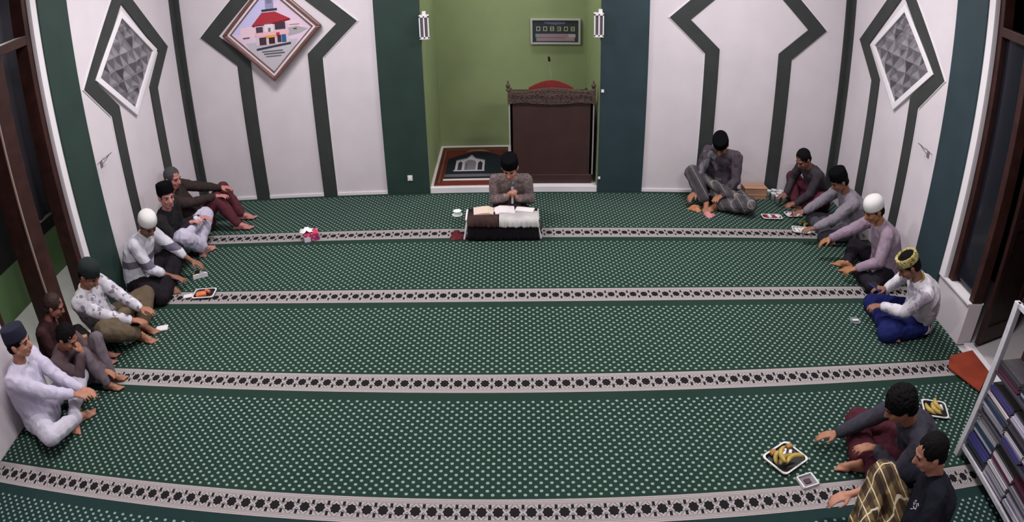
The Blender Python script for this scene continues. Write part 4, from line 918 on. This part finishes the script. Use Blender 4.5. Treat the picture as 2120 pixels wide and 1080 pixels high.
# right: dish and phone of the gold-capped person
tp = empty('small_dish', (2.93, -2.765, 0), 0, 'small clear dish on the carpet left of the blue sarong', 'dish'); MB().lathe([(.03, 0), (.05, .012), (.055, .012), (.05, .004), (.0001, .003)], n=18).build('dish_body', mat('clear grey dish', (110, 120, 122), .2), tp, smooth=True); MB().box(-.03, .03, -.012, .012, .012, .018).build('spoon', M_rim, tp)
ph = empty('blue_phone', (3.10, -2.70, .30), .3, 'blue phone in the hand of the gold-capped person', 'phone'); MB().box(-.04, .04, -.07, .07, 0, .009).build('case', mat('blue phone case', (38, 56, 130), .3), ph, bevel=.004); MB().box(-.035, .035, -.064, .064, .009, .0105).build('screen', M_black, ph)
# back right: trays, cups, box
cbx = empty('cardboard_box', (2.80, -.11, 0), .03, 'brown cardboard box on the carpet against the back wall', 'box')
M_card = mat('cardboard', (158, 118, 96), .85, var=.12, scale=8)
MB().box(-.14, .14, -.075, .075, 0, .13).build('carton', M_card, cbx, bevel=.003); MB().box(-.145, .145, -.08, .005, .13, .137).build('flap', mat('cardboard flap', (176, 136, 112), .85), cbx); MB().box(-.145, .145, .01, .08, .13, .137).build('flap', mat('cardboard flap', (176, 136, 112), .85), cbx)
MB().box(-.142, .142, -.0785, -.075, .05, .062).build('tape', mat('brown tape', (190, 150, 120), .4), cbx)
tray(2.83, -.70, .24, .12, .0, 'small black tray of red snacks alone near the first border, back right')
for k in range(4): snack('wrapped_snack', 2.76+k*.047, -.70+.012*(k % 2), .006, .3*k, (.036, .06, .025), M_redp if k % 2 == 0 else M_wp, ('red' if k % 2 == 0 else 'white')+' wrapped snack, %s on the small lone tray near the first border' % ('leftmost', 'second from left', 'second from right', 'rightmost')[k], 'snack', 'wrapped snacks on the lone back right tray, '+('red' if k % 2 == 0 else 'white'))
tray(3.12, -.62, .20, .13, .1, 'tray of white wrapped snacks before the person in the charcoal shirt')
for k in range(5): snack('wrapped_snack', 3.055+.032*k, -.635+.03*(k % 2), .006, .5*k, (.035, .05, .03), M_wp if k != 2 else M_redp, ('red' if k == 2 else 'white')+' wrapped snack, %s on the tray before the charcoal shirt' % ('leftmost', 'second from left', 'in the middle', 'second from right', 'rightmost')[k], 'snack', None if k == 2 else 'white wrapped snacks before the charcoal shirt')
tray(3.06, -1.02, .20, .15, -.2, 'tray at the end of the first border before the pale grey sleeves', m=mat('clear tray', (150, 146, 152), .3))
for k in range(3): snack('rice_cake', 3.01+.05*k, -1.02, .006, .2*k, (.035, .09, .022), M_wp, ('left', 'middle', 'right')[k]+' white rice cake on the tray at the end of the first border', 'snack', 'rice cakes at the end of the first border')
for k in range(2): banana(3.16+.02*k, -.84-.05*k, .001, .4+.3*k, ('farther', 'nearer')[k]+' green yellow banana on the carpet before the pale grey sleeves', .14, 'green bananas before the pale grey sleeves', mat('green banana', (122, 128, 70), .5, var=.2))
M_cup = mat('clear plastic cup', (186, 196, 196), .2, spec=.6); M_lid = mat('cup lid', (216, 214, 218), .4); first = None
for k, (x, y) in enumerate(((2.98, -.12), (3.06, -.10), (3.14, -.12), (3.02, -.20), (3.10, -.19), (3.05, -.28), (3.13, -.27))):
    if first is None:
        first = empty('water_cup', (x, y, 0), 0, 'sealed plastic water cup in the cluster right of the cardboard box', 'cup', 'water cups beside the cardboard box')
        MB().lathe([(.026, 0), (.034, .085), (.036, .09)], n=14).build('cup_wall', M_cup, first, smooth=True); MB().lathe([(.037, .089), (.037, .093), (.0001, .093)], n=14).build('lid', M_lid, first)
    else:
        c_ = copy_tree(first); c_.location = (x, y, 0)
snack('food_box', 3.30, -.13, .0, .2, (.17, .10, .05), mat('black white food box', (60, 58, 62), .5), 'dark food box against the back wall behind the water cups', 'box'); snack('food_box', 3.29, -.13, .051, .35, (.15, .09, .03), M_wp, 'white food box lying on top of the dark food box', 'box')
cloth_heap('orange_cloth', 1.99, -.50, .075, .05, mat('orange cloth', (176, 116, 84), .8, var=.3), 'small orange brown cloth by the hand of the dark batik sitter', 'cloth', 5); cloth_heap('pink_cloth', 2.11, -.66, .06, .04, mat('pink cloth', (196, 128, 134), .8, var=.2), 'small pink cloth in front of the dark batik sitter', 'cloth', 1)

# ---- orange mat at the right doorway
tag(MB().prism([(3.64, -3.36, 0), (3.53, -3.51, 0), (3.59, -3.65, 0), (3.675, -3.845, 0), (3.94, -3.61, 0), (3.94, -3.30, 0)], (0, 0, .021), (0, 0, .030)).build('door_mat', mat('orange red mat', (126, 48, 28), .85, var=.2, scale=6)), 'orange red mat on the carpet edge at the right doorway', 'mat')

# ---- bookshelf at the bottom right
bsf = empty('bookshelf', (3.07, -4.44, 0), 0, 'white metal framed open bookshelf full of books at the bottom right', 'bookshelf')
BX, BY, BH = .36, .95, 1.225; M_alu = mat('white shelf metal', (188, 186, 194), .4, var=.08, scale=30)
for x in (0, BX):
    for y in (0, -BY): MB().box(x-.006, x+.040, y-.045, y, 0, BH).build('post', M_alu, bsf, bevel=.003)
for z in (.08, .40, .72, BH-.03): MB().box(.01, BX+.03, -BY, -.005, z, z+.014).build('shelf_board', mat('grey shelf board', (60, 58, 66), .5), bsf)
for z in (.08, BH-.03):
    for x in (0, BX): MB().box(x+.005, x+.03, -BY, -.02, z, z+.03).build('rail', M_alu, bsf)
MB().box(BX+.012, BX+.018, -BY, -.02, .1, BH-.03).build('back_pane', mat('shelf back pane', (70, 68, 80), .2, trans=.4), bsf)
BC = [(66, 62, 120), (176, 172, 190), (52, 50, 60), (120, 116, 126), (90, 40, 60), (196, 192, 200), (44, 60, 84), (70, 66, 70), (150, 146, 156)]
BN = dict(zip(BC, ('blue', 'pale lilac', 'black', 'mid grey', 'maroon', 'whitish', 'dark teal', 'charcoal', 'light grey')))
ORD = ['lowest', 'second from below', 'third from below']+['%s from below' % x for x in ('fourth', 'fifth', 'sixth', 'seventh', 'eighth', 'ninth', 'tenth', 'eleventh', 'twelfth', 'thirteenth', 'fourteenth', 'fifteenth', 'sixteenth')]
STK = ['farthest', 'second', 'third', 'nearest']
nm = {.098: 'lowest', .418: 'middle', .738: 'upper'}; rb = random.Random(3)
for z0 in (.098, .418, .738):
    y = -4.44-.05; stacks = 0
    while y > -5.30:
        hgt = rb.uniform(.22, .27); zz = z0+.0; bl = rb.uniform(.24, .29)
        if z0 > .7: hgt = (.06, .30, .34, .30, .3)[min(stacks, 4)]
        k_ = 0
        while zz < z0+hgt:
            t_ = rb.choice((.016, .02, .024, .028)); c = rb.choice(BC); dp = rb.uniform(.15, .21)
            o = MB().use(mat('book %d %d %d' % c, c, .6)).box(0, .02, -bl+.002, 0, 0, .002).box(0, dp, -bl, 0, 0, .002).box(0, dp, -bl, 0, t_-.002, t_).box(0, .003, -bl, 0, 0, t_)
            o.use(mat('book pages', (186, 180, 176), .8)).box(.003, dp-.004, -bl+.004, -.004, .002, t_-.002)
            o = o.build('book', None, loc=(3.085+rb.uniform(0, .03), y+rb.uniform(-.006, .006), zz+.0003), rot=(0, 0, rb.uniform(-.03, .03)))
            tag(o, '%s book, %s in the %s stack of the %s shelf row' % (BN[c], ORD[min(k_, 15)], STK[min(stacks, 3)], nm[z0]), 'book', 'books in the %s row of the white bookshelf' % nm[z0]); zz += t_+.0006; k_ += 1
        y -= bl+.02; stacks += 1
